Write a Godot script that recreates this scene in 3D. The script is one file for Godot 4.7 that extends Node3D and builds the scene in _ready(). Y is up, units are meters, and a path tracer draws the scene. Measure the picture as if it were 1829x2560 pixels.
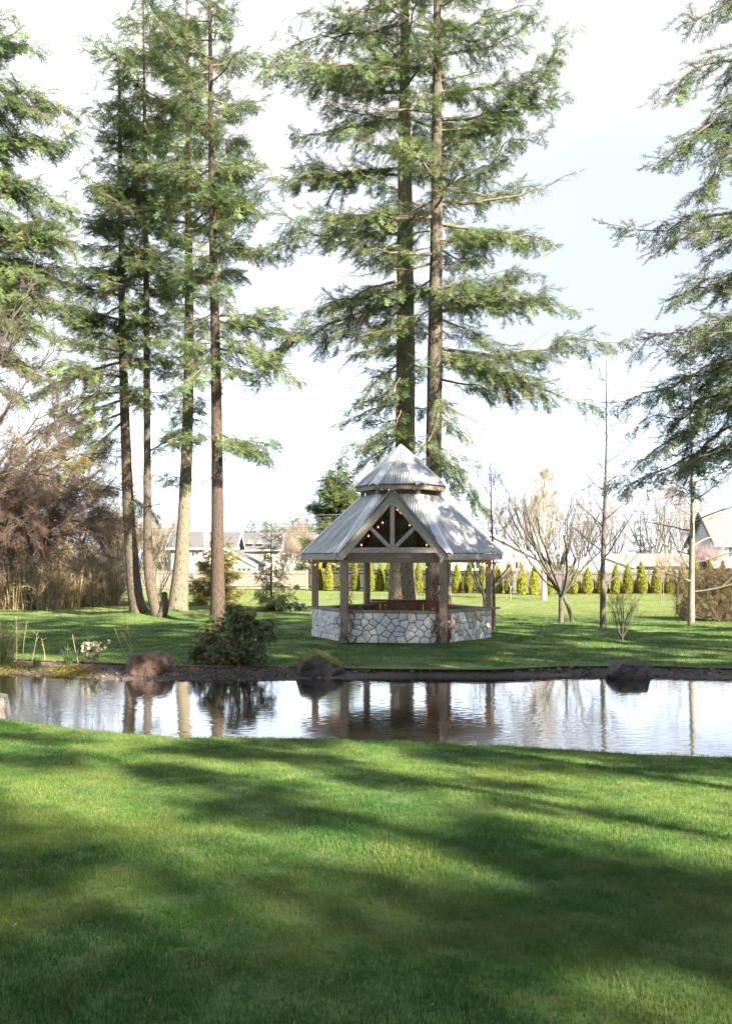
extends Node3D
# A park lawn with a hexagonal gazebo behind a pond, tall firs, and houses beyond a fence.
# Units are metres; the camera stands at (0, 2.6, 0) and looks level along -z.

const FOCAL := 2489.0   # focal length in pixels of the 1829 x 2560 photograph
const CX := 914.5
const HORIZON := 1400.0
const EYE := 2.6
const WATER := -0.15
const SUN_ENERGY := 1.6
const SUN_HIGH := 32.0     # degrees above the horizon
const SUN_RIGHT := 42.0    # degrees to the right of straight behind the camera
const EXPOSURE := 5.3
# unseen shade firs, some added only to dim the skylight: x, distance ahead, turn, size
const SHADE := [[6.5, -10.3, 0.0, 1.0, 1.0], [18.4, -11.7, 2.1, 1.05, 0.55], [14.7, -16.3, 4.2, 1.05, 1.0], [15.3, 3.0, 0.0, 0.95, 1.0], [10.4, -17.5, 2.1, 1.0, 1.0], [5.9, -7.5, 4.2, 1.0, 1.0], [22.7, -21.3, 0.0, 1.0, 0.9], [25.1, -21.8, 2.1, 1.0, 0.9], [25.6, -20.0, 4.2, 1.0, 0.8], [9.2, 11.0, 0.1, 1.15, 1.0], [11.8, 12.2, 2.2, 1.2, 1.0], [14.6, 12.4, 4.3, 1.2, 1.0], [18.0, 12.0, 0.1, 1.0, 1.0], [21.5, 12.5, 2.2, 0.75, 1.0], [25.5, 13.5, 4.3, 1.15, 1.0], [17.2, 27.8, 0.1, 0.55, 1.0], [22.0, 28.0, 2.2, 0.55, 1.0], [16.5, 5.5, 4.3, 1.15, 1.0], [23.0, 6.0, 0.1, 1.15, 1.0], [-9, -6, 2.2, 1.1, 1.1], [-15, 2, 4.3, 1.1, 1.1], [-4, -16, 0.1, 1.1, 1.1], [-13, -14, 2.2, 1.0, 1.1], [-21, 9, 4.3, 1.1, 1.1], [2, -21, 0.2, 1.1, 1.1], [-5.5, -2.5, 2.3, 1.15, 1.1], [-7.6, 5, 4.4, 1.1, 1.1], [-10.5, 10.5, 0.2, 1.1, 1.1], [3.0, -6.5, 2.3, 1.1, 1.1], [-1.5, -8, 4.4, 1.1, 1.1], [15.9, -5.9, 1.3, 1.05, 0.38], [16.3, -2.8, 1.3, 1.0, 0.6], [19.2, -17.0, 2.7, 1.0, 0.8]]
const PX := 1.1262      # photograph pixels per pixel of the reduced view that was measured

var rng := RandomNumberGenerator.new()
var fbm := FastNoiseLite.new()
var taken := {}
var M := {}
var near_shore := []
var far_shore := []
var far_turf := []
var spray_meshes := []


func at(u, v, d) -> Vector3:            # the point at depth d that the survey pixel (u, v) shows
	return Vector3((u - CX) * d / FOCAL, EYE - (v - HORIZON) * d / FOCAL, -d)


func xat(u, d) -> float:
	return (u - CX) * d / FOCAL


func on_ground(u, d) -> Vector3:
	var x = xat(u, d)
	return Vector3(x, ground_y(x, d), -d)


func rnd(a: float, b: float) -> float:
	return rng.randf_range(a, b)


# ---------- naming and tagging ----------

func numbered(parent, called: String) -> String:
	var key = str(parent.get_instance_id()) + called
	if not taken.has(key):
		taken[key] = 0
		return called
	taken[key] += 1
	return "%s_%03d" % [called, taken[key]]


func thing(called: String, label: String, category: String, where := Vector3.ZERO, turn := 0.0, group := "") -> Node3D:
	var o = Node3D.new()
	o.name = numbered(self, called)
	add_child(o, true)
	o.position = where
	o.rotation.y = turn
	tag(o, label, category, group)
	return o


func tag(o, label: String, category: String, group := ""):
	o.set_meta("label", label)
	o.set_meta("category", category)
	if group != "":
		o.set_meta("group", group)


func part(parent, called: String, mesh, m, xf := Transform3D.IDENTITY) -> MeshInstance3D:
	var o = MeshInstance3D.new()
	o.name = numbered(parent, called)
	o.mesh = mesh.done() if mesh is MB else mesh
	o.material_override = m
	o.transform = xf
	parent.add_child(o, true)
	return o


func structure(called: String, mesh, m) -> MeshInstance3D:
	var o = part(self, called, mesh, m)
	o.set_meta("kind", "structure")
	return o


func scatter(parent, called: String, mesh, m, xfs: Array, cols: Array) -> MultiMeshInstance3D:
	var mm = MultiMesh.new()
	mm.transform_format = MultiMesh.TRANSFORM_3D
	mm.use_colors = true
	mm.mesh = mesh
	mm.instance_count = xfs.size()
	for i in xfs.size():
		mm.set_instance_transform(i, xfs[i])
		mm.set_instance_color(i, cols[i])
	var o = MultiMeshInstance3D.new()
	o.name = numbered(parent, called)
	o.multimesh = mm
	o.material_override = m
	o.set_meta("kind", "stuff")
	parent.add_child(o, true)
	return o


func copy_of(o, label: String, where: Vector3, turn: float, size := 1.0) -> Node3D:
	var c = o.duplicate()
	c.name = numbered(self, str(o.name).rstrip("0123456789").rstrip("_"))
	add_child(c, true)
	c.position = where
	c.rotation.y = turn
	c.scale = Vector3(size, size, size)
	c.set_meta("label", label)
	return c


# ---------- mesh building ----------

class MB:
	var v := PackedVector3Array()
	var n := PackedVector3Array()
	var t := PackedVector2Array()
	var c := PackedColorArray()
	var ix := PackedInt32Array()
	var col := Color.WHITE
	var tinted := false

	func vert(p: Vector3, nn: Vector3, uv := Vector2.ZERO) -> int:
		v.append(p)
		n.append(nn)
		t.append(uv)
		c.append(col)
		return v.size() - 1

	func tri(a: Vector3, b: Vector3, d: Vector3):
		var nn = (b - a).cross(d - a).normalized()
		var k = vert(a, nn)
		vert(b, nn, Vector2(1, 0))
		vert(d, nn, Vector2(0, 1))
		ix.append_array(PackedInt32Array([k, k + 2, k + 1]))

	# a flat convex face that looks away from "inside"; grain runs along "along"
	func face(ps: Array, inside: Vector3, along := Vector3.ZERO, shift := Vector2.ZERO):
		var nn: Vector3 = (ps[1] - ps[0]).cross(ps[2] - ps[0]).normalized()
		var mid := Vector3.ZERO
		for p in ps:
			mid += p / ps.size()
		var order = ps
		if nn.dot(mid - inside) < 0.0:
			nn = -nn
			order = ps.duplicate()
			order.reverse()
		var tv: Vector3 = along - nn * along.dot(nn)
		if tv.length() < 0.01:
			tv = Vector3.UP - nn * nn.y
			if tv.length() < 0.1:
				tv = Vector3.BACK
		tv = tv.normalized()
		var tu: Vector3 = tv.cross(nn)
		var k = v.size()
		for p in order:
			vert(p, nn, Vector2(p.dot(tu), p.dot(tv)) + shift)
		for j in range(1, order.size() - 1):
			ix.append_array(PackedInt32Array([k, k + j + 1, k + j]))

	# a box with chamfered edges, size s, about xf's origin; grain along its longest side
	func box(xf: Transform3D, s: Vector3, b := 0.006, shift := Vector2.ZERO):
		var h = s * 0.5
		b = minf(b, minf(h.x, minf(h.y, h.z)) * 0.45)
		var longest = xf.basis.x if s.x >= s.y and s.x >= s.z else (xf.basis.y if s.y >= s.z else xf.basis.z)
		longest = longest.normalized()
		var ctr = xf.origin
		var q = func(sx, sy, sz, a):
			return xf * Vector3(sx * (h.x - (0.0 if a == 0 else b)), sy * (h.y - (0.0 if a == 1 else b)), sz * (h.z - (0.0 if a == 2 else b)))
		for s1 in [-1, 1]:
			face([q.call(s1, -1, -1, 0), q.call(s1, 1, -1, 0), q.call(s1, 1, 1, 0), q.call(s1, -1, 1, 0)], ctr, longest, shift)
			face([q.call(-1, s1, -1, 1), q.call(1, s1, -1, 1), q.call(1, s1, 1, 1), q.call(-1, s1, 1, 1)], ctr, longest, shift)
			face([q.call(-1, -1, s1, 2), q.call(1, -1, s1, 2), q.call(1, 1, s1, 2), q.call(-1, 1, s1, 2)], ctr, longest, shift)
		for s1 in [-1, 1]:
			for s2 in [-1, 1]:
				face([q.call(s1, s2, -1, 0), q.call(s1, s2, 1, 0), q.call(s1, s2, 1, 1), q.call(s1, s2, -1, 1)], ctr, longest, shift)
				face([q.call(s1, -1, s2, 0), q.call(s1, 1, s2, 0), q.call(s1, 1, s2, 2), q.call(s1, -1, s2, 2)], ctr, longest, shift)
				face([q.call(-1, s1, s2, 1), q.call(1, s1, s2, 1), q.call(1, s1, s2, 2), q.call(-1, s1, s2, 2)], ctr, longest, shift)
				for s3 in [-1, 1]:
					face([q.call(s1, s2, s3, 0), q.call(s1, s2, s3, 1), q.call(s1, s2, s3, 2)], ctr, longest, shift)

	# a convex outline in the plane of xf (x, y), thick along z
	func prism(xf: Transform3D, outline: Array, thick: float, along := Vector3.UP, shift := Vector2.ZERO):
		var mid := Vector3.ZERO
		var f := []
		var g := []
		for p in outline:
			f.append(xf * Vector3(p.x, p.y, thick * 0.5))
			g.append(xf * Vector3(p.x, p.y, -thick * 0.5))
			mid += xf * Vector3(p.x, p.y, 0) / outline.size()
		face(f, mid, along, shift)
		face(g, mid, along, shift)
		for k in outline.size():
			var k2 = (k + 1) % outline.size()
			face([f[k], f[k2], g[k2], g[k]], mid, along, shift)

	func tube(ps: PackedVector3Array, rs: PackedFloat32Array, sides: int, capped := false, rough := 0.0, nz: FastNoiseLite = null):
		var T: Vector3 = (ps[1] - ps[0]).normalized()
		var N: Vector3 = T.cross(Vector3.RIGHT if absf(T.x) < 0.8 else Vector3.UP).normalized()
		var k0 = v.size()
		var run := 0.0
		var last = ps.size() - 1
		for j in ps.size():
			var T2: Vector3 = (ps[mini(j + 1, last)] - ps[maxi(j - 1, 0)]).normalized()
			N = (N - T2 * N.dot(T2)).normalized()
			var B: Vector3 = T2.cross(N)
			if j > 0:
				run += ps[j].distance_to(ps[j - 1])
			for k in sides + 1:
				var a = TAU * (k % sides) / sides
				var dir: Vector3 = N * cos(a) + B * sin(a)
				var r = rs[j]
				if rough > 0.0:
					r *= 1.0 + rough * nz.get_noise_3d(dir.x * 40.0 + ps[j].x * 9.0, run * 14.0, dir.z * 40.0 + dir.y * 15.0)
				v.append(ps[j] + dir * r)
				n.append(dir)
				t.append(Vector2(float(k) / sides, run))
				c.append(col)
		for j in last:
			for k in sides:
				var a = k0 + j * (sides + 1) + k
				var b = a + sides + 1
				ix.append_array(PackedInt32Array([a, b + 1, a + 1, a, b, b + 1]))
		if capped:
			for e in [0, last]:
				var nn: Vector3 = (ps[1] - ps[0]).normalized() * -1.0 if e == 0 else (ps[last] - ps[last - 1]).normalized()
				var m = vert(ps[e], nn, Vector2(0.5, run))
				for k in sides:
					var a = k0 + e * (sides + 1) + k
					ix.append_array(PackedInt32Array([m, a, a + 1] if e == 0 else [m, a + 1, a]))

	func done() -> ArrayMesh:
		var arr := []
		arr.resize(Mesh.ARRAY_MAX)
		arr[Mesh.ARRAY_VERTEX] = v
		arr[Mesh.ARRAY_NORMAL] = n
		arr[Mesh.ARRAY_TEX_UV] = t
		if tinted:
			arr[Mesh.ARRAY_COLOR] = c
		arr[Mesh.ARRAY_INDEX] = ix
		var am := ArrayMesh.new()
		am.add_surface_from_arrays(Mesh.PRIMITIVE_TRIANGLES, arr)
		return am


func pv(list: Array) -> PackedVector3Array:
	return PackedVector3Array(list)


func bent(a: Vector3, ctrl: Vector3, b: Vector3, count: int) -> PackedVector3Array:
	var out := PackedVector3Array()
	for k in count + 1:
		var t = float(k) / count
		out.append(a * (1 - t) * (1 - t) + ctrl * 2 * t * (1 - t) + b * t * t)
	return out


func taper(r0: float, r1: float, count: int, power := 1.0) -> PackedFloat32Array:
	var out := PackedFloat32Array()
	for k in count + 1:
		out.append(lerpf(r0, r1, pow(float(k) / count, power)))
	return out


func beam_xf(a: Vector3, b: Vector3, up := Vector3.UP) -> Transform3D:   # local y runs from a to b, centred
	var y = (b - a).normalized()
	var x = y.cross(up)
	if x.length() < 0.01:
		x = y.cross(Vector3.BACK)
	x = x.normalized()
	return Transform3D(Basis(x, y, x.cross(y)), (a + b) * 0.5)


func beam(parent, called: String, m, a: Vector3, b: Vector3, w: float, h: float, up := Vector3.UP) -> MeshInstance3D:   # h along "up"-side, w across
	var mb = MB.new()
	mb.box(Transform3D.IDENTITY, Vector3(w, a.distance_to(b), h), 0.008, Vector2(rnd(0, 9), rnd(0, 9)))
	return part(parent, called, mb, m, beam_xf(a, b, up))


# ---------- materials ----------

func lin(r: float, g: float, b: float) -> Color:
	return Color(r, g, b).linear_to_srgb()


func noise_tex(sd: int, freq: float, stops: Array, octaves := 4, size := 512, kind := FastNoiseLite.TYPE_SIMPLEX_SMOOTH, high := 0) -> NoiseTexture2D:
	var nz = FastNoiseLite.new()
	nz.seed = sd
	nz.noise_type = kind
	nz.frequency = freq
	nz.fractal_type = FastNoiseLite.FRACTAL_FBM if high == 0 else FastNoiseLite.FRACTAL_RIDGED
	nz.fractal_octaves = octaves
	var g = Gradient.new()
	g.offsets = PackedFloat32Array(range(stops.size()).map(func(k): return 0.15 + 0.7 * k / maxf(1.0, stops.size() - 1)))
	g.colors = PackedColorArray(stops)
	var tx = NoiseTexture2D.new()
	tx.width = size
	tx.height = size
	tx.seamless = true
	tx.noise = nz
	tx.color_ramp = g
	return tx


func mat(c: Color, rough := 0.8) -> StandardMaterial3D:
	var m = StandardMaterial3D.new()
	m.albedo_color = c
	m.roughness = rough
	return m


func textured(tx, scale: Vector3, rough := 0.85, bump = null, bump_cm := 0.0, tri := false) -> StandardMaterial3D:
	var m = StandardMaterial3D.new()
	m.albedo_texture = tx
	m.roughness = rough
	m.uv1_scale = scale
	if tri:
		m.uv1_triplanar = true
	if bump:
		m.heightmap_enabled = true
		m.heightmap_texture = bump
		m.heightmap_scale = bump_cm
	return m


func tinted_mat(rough := 0.75, through := 0.0) -> StandardMaterial3D:
	var m = StandardMaterial3D.new()
	m.vertex_color_use_as_albedo = true
	m.roughness = rough
	if through > 0.0:
		m.backlight_enabled = true
		m.backlight = Color(through, through, through)
	m.cull_mode = BaseMaterial3D.CULL_DISABLED
	return m


func materials():
	var grey = [Color(0.25, 0.25, 0.25), Color(0.75, 0.75, 0.75)]
	var fine = noise_tex(3, 0.02, grey, 5)
	var ridges = noise_tex(4, 0.012, grey, 4, 512, FastNoiseLite.TYPE_SIMPLEX_SMOOTH, 1)
	M.fine = fine
	# wood: grain stretched along the length of each piece
	M.grey_wood = textured(noise_tex(11, 0.012, [lin(.21, .18, .165), lin(.35, .315, .3), lin(.46, .425, .41), lin(.29, .25, .23)], 5), Vector3(5, .5, 1), .85, ridges, .2)
	M.post_wood = textured(noise_tex(12, 0.012, [lin(.18, .135, .108), lin(.31, .247, .205), lin(.38, .318, .275), lin(.24, .178, .14)], 5), Vector3(5, .5, 1), .85, ridges, .25)
	M.cedar = textured(noise_tex(13, 0.012, [lin(.2, .08, .03), lin(.36, .17, .075), lin(.42, .22, .11)], 5), Vector3(5, .5, 1), .8, ridges, .15)
	M.dark_wood = textured(noise_tex(14, 0.012, [lin(.07, .05, .037), lin(.15, .115, .085), lin(.1, .07, .05)], 5), Vector3(4, .6, 1), .75, ridges, .3)
	M.slab_wood = textured(noise_tex(15, 0.012, [lin(.12, .095, .075), lin(.3, .26, .22), lin(.2, .16, .13)], 5), Vector3(4, .6, 1), .8, ridges, .4)
	# weathered galvanised steel: streaks run down the slope
	var steel = textured(noise_tex(16, 0.014, [lin(.22, .222, .215), lin(.35, .362, .375), lin(.45, .467, .49), lin(.29, .295, .295)], 5), Vector3(2.6, .1, 1), .5)
	steel.metallic = 0.55
	M.steel = steel
	var cap = textured(noise_tex(17, 0.01, [lin(.46, .47, .49), lin(.6, .61, .63), lin(.55, .555, .565)], 4), Vector3(1, .4, 1), .5)
	cap.metallic = 0.3
	M.cap_steel = cap
	# stones: four tones, one tan
	M.stones = []
	var tones = [[.6, .615, .645], [.71, .72, .74], [.78, .78, .79], [.68, .665, .65], [.52, .46, .4]]
	for k in tones.size():
		var a = tones[k]
		M.stones.append(textured(noise_tex(20 + k, 0.018, [lin(a[0] * .72, a[1] * .72, a[2] * .73), lin(a[0], a[1], a[2]), lin(a[0] * 1.12, a[1] * 1.12, a[2] * 1.12)], 5), Vector3(2.2, 2.2, 2.2), .9, fine, 1.2, true))
	M.mortar = textured(noise_tex(26, 0.05, [lin(.14, .145, .15), lin(.22, .225, .23)], 4), Vector3(3, 3, 3), .95, fine, .6, true)
	# bark
	var bark_bump = noise_tex(30, 0.016, grey, 5, 512, FastNoiseLite.TYPE_SIMPLEX_SMOOTH, 1)
	M.bark_bump = bark_bump
	M.bark = []
	var barks = [[.1, .08, .064], [.155, .132, .102], [.075, .053, .044], [.105, .09, .074], [.2, .165, .125]]
	for k in barks.size():
		var a = barks[k]
		M.bark.append(textured(noise_tex(31 + k, 0.014, [lin(a[0] * .4, a[1] * .4, a[2] * .42), lin(a[0], a[1], a[2]), lin(a[0] * 1.3, a[1] * 1.32, a[2] * 1.32), lin(a[0] * .75, a[1] * .8, a[2] * .7)], 5), Vector3(3, .45, 1), .95, bark_bump, 3.0))
	M.limb = textured(noise_tex(37, 0.02, [lin(.08, .065, .05), lin(.19, .16, .115), lin(.26, .225, .15)], 4), Vector3(2, 1, 1), .95)
	M.needles = tinted_mat(.5, .75)
	M.leaf = tinted_mat(.55, .6)
	M.twig = tinted_mat(.9)
	M.smooth_bark = textured(noise_tex(38, 0.02, [lin(.06, .053, .044), lin(.1, .09, .076), lin(.13, .12, .1)], 4), Vector3(2, 1, 1), .9, fine, .5)
	M.pale_bark = textured(noise_tex(39, 0.02, [lin(.12, .11, .09), lin(.19, .175, .145), lin(.24, .225, .185)], 4), Vector3(2, 1, 1), .9, fine, .6)
	M.birch_bark = textured(noise_tex(40, 0.03, [lin(.2, .18, .16), lin(.62, .58, .54), lin(.75, .72, .68)], 4), Vector3(1, 1.5, 1), .8)
	# ground
	var turf = textured(noise_tex(41, 0.03, [lin(.04, .085, .014), lin(.075, .14, .026), lin(.11, .175, .036), lin(.085, .125, .026)], 6, 1024), Vector3(.35, .35, 1), .9, fine, 0.4)
	turf.detail_enabled = true
	turf.detail_albedo = noise_tex(42, 0.006, [Color(.72, .78, .7), Color(1, 1, 1), Color(1, .97, .8)], 4, 512)
	turf.detail_blend_mode = BaseMaterial3D.BLEND_MODE_MUL
	turf.detail_uv_layer = BaseMaterial3D.DETAIL_UV_2
	var dm = Image.create(4, 4, false, Image.FORMAT_RGBA8)
	dm.fill(Color.WHITE)
	turf.detail_mask = ImageTexture.create_from_image(dm)
	turf.vertex_color_use_as_albedo = true
	M.turf = turf
	M.grass = tinted_mat(.6, .9)
	M.soil = textured(noise_tex(43, 0.03, [lin(.026, .02, .016), lin(.075, .06, .05), lin(.14, .12, .105), lin(.06, .042, .032)], 6, 1024), Vector3(.8, .8, 1), .95, fine, 3.0)
	# pond water: dark body under a rippled skin
	var w = mat(lin(.014, .012, .009), .03)
	w.metallic_specular = 1.0
	w.clearcoat_enabled = true
	w.clearcoat_roughness = 0.08
	w.clearcoat = 1.0
	M.water = w
	M.rock = tinted_mat(.92)
	M.rock.heightmap_enabled = true
	M.rock.heightmap_texture = fine
	M.rock.heightmap_scale = 3.0
	M.rock.uv1_triplanar = true
	M.rock.uv1_scale = Vector3(1.3, 1.3, 1.3)
	M.fence = textured(noise_tex(45, 0.014, [lin(.16, .135, .12), lin(.23, .2, .18), lin(.28, .245, .225)], 5), Vector3(2, .5, 1), .9)
	M.fence_grey = textured(noise_tex(46, 0.014, [lin(.07, .066, .07), lin(.115, .11, .113), lin(.15, .138, .138)], 5), Vector3(2, .5, 1), .9)
	M.roof_grey = textured(noise_tex(47, 0.06, [lin(.075, .08, .092), lin(.11, .115, .13)], 4), Vector3(1, 1, 1), .95)
	M.roof_tan = textured(noise_tex(48, 0.06, [lin(.15, .135, .13), lin(.2, .185, .18)], 4), Vector3(1, 1, 1), .95)
	M.white = mat(lin(.6, .6, .61), .7)
	M.siding = mat(lin(.3, .34, .39), .8)
	M.cream = mat(lin(.5, .47, .44), .8)
	M.dark = mat(lin(.05, .055, .065), .6)
	M.glass = mat(lin(.05, .055, .065), .08)
	M.glass.metallic_specular = 0.8
	M.pole = mat(lin(.45, .45, .46), .6)
	M.pole.metallic = 0.3
	M.wire = mat(lin(.12, .12, .13), .7)
	M.black = mat(lin(.015, .015, .015), .6)
	M.edging = mat(lin(.16, .07, .045), .8)
	M.green_plastic = mat(lin(.02, .12, .07), .4)
	M.brass = mat(lin(.5, .36, .12), .4)
	var b = mat(lin(.9, .75, .5), .3)
	b.emission_enabled = true
	b.emission = Color(1.0, 0.74, 0.46)
	b.emission_energy_multiplier = 0.28
	M.bulb = b


# ---------- camera, sky, sun ----------

func sky_light():
	var cam = Camera3D.new()
	cam.name = "camera"
	cam.projection = Camera3D.PROJECTION_FRUSTUM
	cam.near = 0.1
	cam.far = 3000.0
	cam.size = 2560.0 / FOCAL * cam.near
	cam.frustum_offset = Vector2(0, (HORIZON - 1280.0) / FOCAL * cam.near)
	cam.position = Vector3(0, EYE, 0)
	add_child(cam)
	cam.current = true

	var sun = DirectionalLight3D.new()
	sun.name = "sun"
	sun.light_energy = SUN_ENERGY
	sun.light_color = Color(1.0, 0.942, 0.835)
	sun.light_angular_distance = 0.5
	sun.shadow_enabled = true
	sun.rotation = Vector3(-deg_to_rad(SUN_HIGH), deg_to_rad(SUN_RIGHT), 0)
	add_child(sun)
	var to_sun = sun.basis.z

	var nz = FastNoiseLite.new()
	nz.seed = 7
	nz.frequency = 1.1
	nz.fractal_octaves = 5
	var im = Image.create(512, 256, false, Image.FORMAT_RGBF)
	for j in 256:
		var el = (0.5 - (j + 0.5) / 256.0) * PI
		var e = rad_to_deg(el)
		for i in 512:
			var ph = (i + 0.5) / 512.0 * TAU - PI
			var dir = Vector3(sin(ph) * cos(el), sin(el), -cos(ph) * cos(el))
			var up = maxf(sin(el), 0.0)
			var blue = Color(.243, .267, .315).lerp(Color(.1, .165, .3), smoothstep(0.32, 0.85, up))
			var cl = nz.get_noise_3d(dir.x * 1.2, dir.y * 2.6 + 3.0, dir.z * 1.2) * 0.5 + 0.5
			var cover = smoothstep(0.46, 0.76, cl + 0.26 * smoothstep(17.0, 27.0, e) * (1.0 - smoothstep(38.0, 60.0, e)))
			var c = blue.lerp(Color(.29, .296, .308), cover)
			c = c.lerp(Color(.49, .57, .68), 1.0 - smoothstep(6.0, 13.0, e))
			var ang = rad_to_deg(acos(clampf(dir.dot(to_sun), -1, 1)))
			var glow = exp(-pow(ang / 28.0, 2.0)) * 0.35
			im.set_pixel(i, j, Color(c.r + glow, c.g + glow * .97, c.b + glow * .92) * 0.68)
	var pan = PanoramaSkyMaterial.new()
	pan.panorama = ImageTexture.create_from_image(im)
	var sky = Sky.new()
	sky.sky_material = pan
	var env = Environment.new()
	env.background_mode = Environment.BG_SKY
	env.sky = sky
	env.tonemap_mode = Environment.TONE_MAPPER_LINEAR
	env.tonemap_exposure = EXPOSURE
	env.sdfgi_enabled = true
	env.ssao_enabled = true
	env.ssil_enabled = true
	var we = WorldEnvironment.new()
	we.name = "world_environment"
	we.environment = env
	add_child(we)


# ---------- ground and pond ----------

func shore_lines():
	for p in [[0, 1790], [203, 1818], [450, 1838], [788, 1840], [1013, 1847], [1295, 1860], [1576, 1878], [1829, 1887]]:
		var d = (EYE + 0.01) * FOCAL / (p[1] - HORIZON)
		near_shore.append(Vector2(xat(p[0], d), d))
	for p in [[0, 1686], [280, 1703], [630, 1703], [822, 1695], [957, 1689], [1464, 1689], [1829, 1695]]:
		var d = (EYE - WATER) * FOCAL / (p[1] - HORIZON)
		far_shore.append(Vector2(xat(p[0], d), d))
	for p in [[0, 1646], [100, 1651], [300, 1661], [550, 1668], [700, 1666], [860, 1672], [1000, 1674], [1240, 1675], [1400, 1667], [1600, 1666], [1829, 1672]]:
		var d = EYE * FOCAL / (p[1] - HORIZON)
		far_turf.append(Vector2(xat(p[0], d), d))


func along(line: Array, x: float) -> float:
	if x <= line[0].x:
		return line[0].y + minf(4.0, (line[0].x - x) * 0.12)
	for k in range(1, line.size()):
		if x <= line[k].x:
			var t = (x - line[k - 1].x) / (line[k].x - line[k - 1].x)
			return lerpf(line[k - 1].y, line[k].y, t)
	return line[-1].y


func shore_wobble(x: float, sd: float) -> float:
	return fbm.get_noise_2d(x * 9.0, sd) * 0.22


func ground_y(x: float, d: float) -> float:
	var dn = along(near_shore, x)
	if d < dn + 1.0:
		var k = maxf(0.0, dn - d)
		return -0.03 + 0.05 * minf(k, 16.0) + fbm.get_noise_2d(x * 1.0, d * 1.0) * 0.05 * smoothstep(0.0, 3.0, k)
	var y = fbm.get_noise_2d(x * 1.2, d * 1.2) * 0.07 * smoothstep(24.5, 28.0, d)
	var q = Vector2(x - xat(395, 46.0), d - 45.5)
	y += 0.34 * exp(-(q.x * q.x / 3.2 + q.y * q.y / 4.0))
	return y


func columns_x() -> Array:
	var xs := []
	var x = -300.0
	while x < 300.0:
		xs.append(x)
		var a = absf(x)
		x += 0.2 if a < 11.0 else (0.6 if a < 30.0 else (4.0 if a < 60.0 else 20.0))
	xs.append(300.0)
	return xs


func grid(rows: Array) -> MB:           # rows of points with equal length
	var mb = MB.new()
	var w = rows[0].size()
	var flip = (rows[0][1] - rows[0][0]).cross(rows[1][0] - rows[0][0]).y < 0
	for j in rows.size():
		for i in w:
			var p: Vector3 = rows[j][i]
			var a: Vector3 = rows[j][mini(i + 1, w - 1)] - rows[j][maxi(i - 1, 0)]
			var b: Vector3 = rows[mini(j + 1, rows.size() - 1)][i] - rows[maxi(j - 1, 0)][i]
			var nn = a.cross(b).normalized()
			if nn.y < 0:
				nn = -nn
			mb.vert(p, nn, Vector2(p.x, p.z))
	for j in rows.size() - 1:
		for i in w - 1:
			var a = j * w + i
			if flip:
				mb.ix.append_array(PackedInt32Array([a, a + 1, a + w + 1, a, a + w + 1, a + w]))
			else:
				mb.ix.append_array(PackedInt32Array([a, a + w + 1, a + 1, a, a + w, a + w + 1]))
	return mb


func with_uv2(mb: MB, k: float) -> ArrayMesh:
	var uv2 := PackedVector2Array()
	for p in mb.v:
		uv2.append(Vector2(p.x, p.z) * k)
	var arr := []
	arr.resize(Mesh.ARRAY_MAX)
	arr[Mesh.ARRAY_VERTEX] = mb.v
	arr[Mesh.ARRAY_NORMAL] = mb.n
	arr[Mesh.ARRAY_TEX_UV] = mb.t
	arr[Mesh.ARRAY_TEX_UV2] = uv2
	arr[Mesh.ARRAY_INDEX] = mb.ix
	var cols := PackedColorArray()         # far turf paled and yellowed: mostly grazing sunlight put into its colour
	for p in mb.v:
		var k2 = far_sun_pale(p.x, -p.z)
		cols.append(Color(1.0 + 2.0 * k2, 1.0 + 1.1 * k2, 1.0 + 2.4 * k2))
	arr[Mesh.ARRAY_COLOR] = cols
	var am = ArrayMesh.new()
	am.add_surface_from_arrays(Mesh.PRIMITIVE_TRIANGLES, arr)
	return am


func far_sun_pale(x: float, d: float) -> float:  # how strongly the painted sun brightness tints the lawn with distance
	return clampf(smoothstep(39.0, 54.0, d) + fbm.get_noise_2d(x * 2.0, d * 2.0) * .35, 0, 1) * smoothstep(35.0, 47.0, d)


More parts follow.
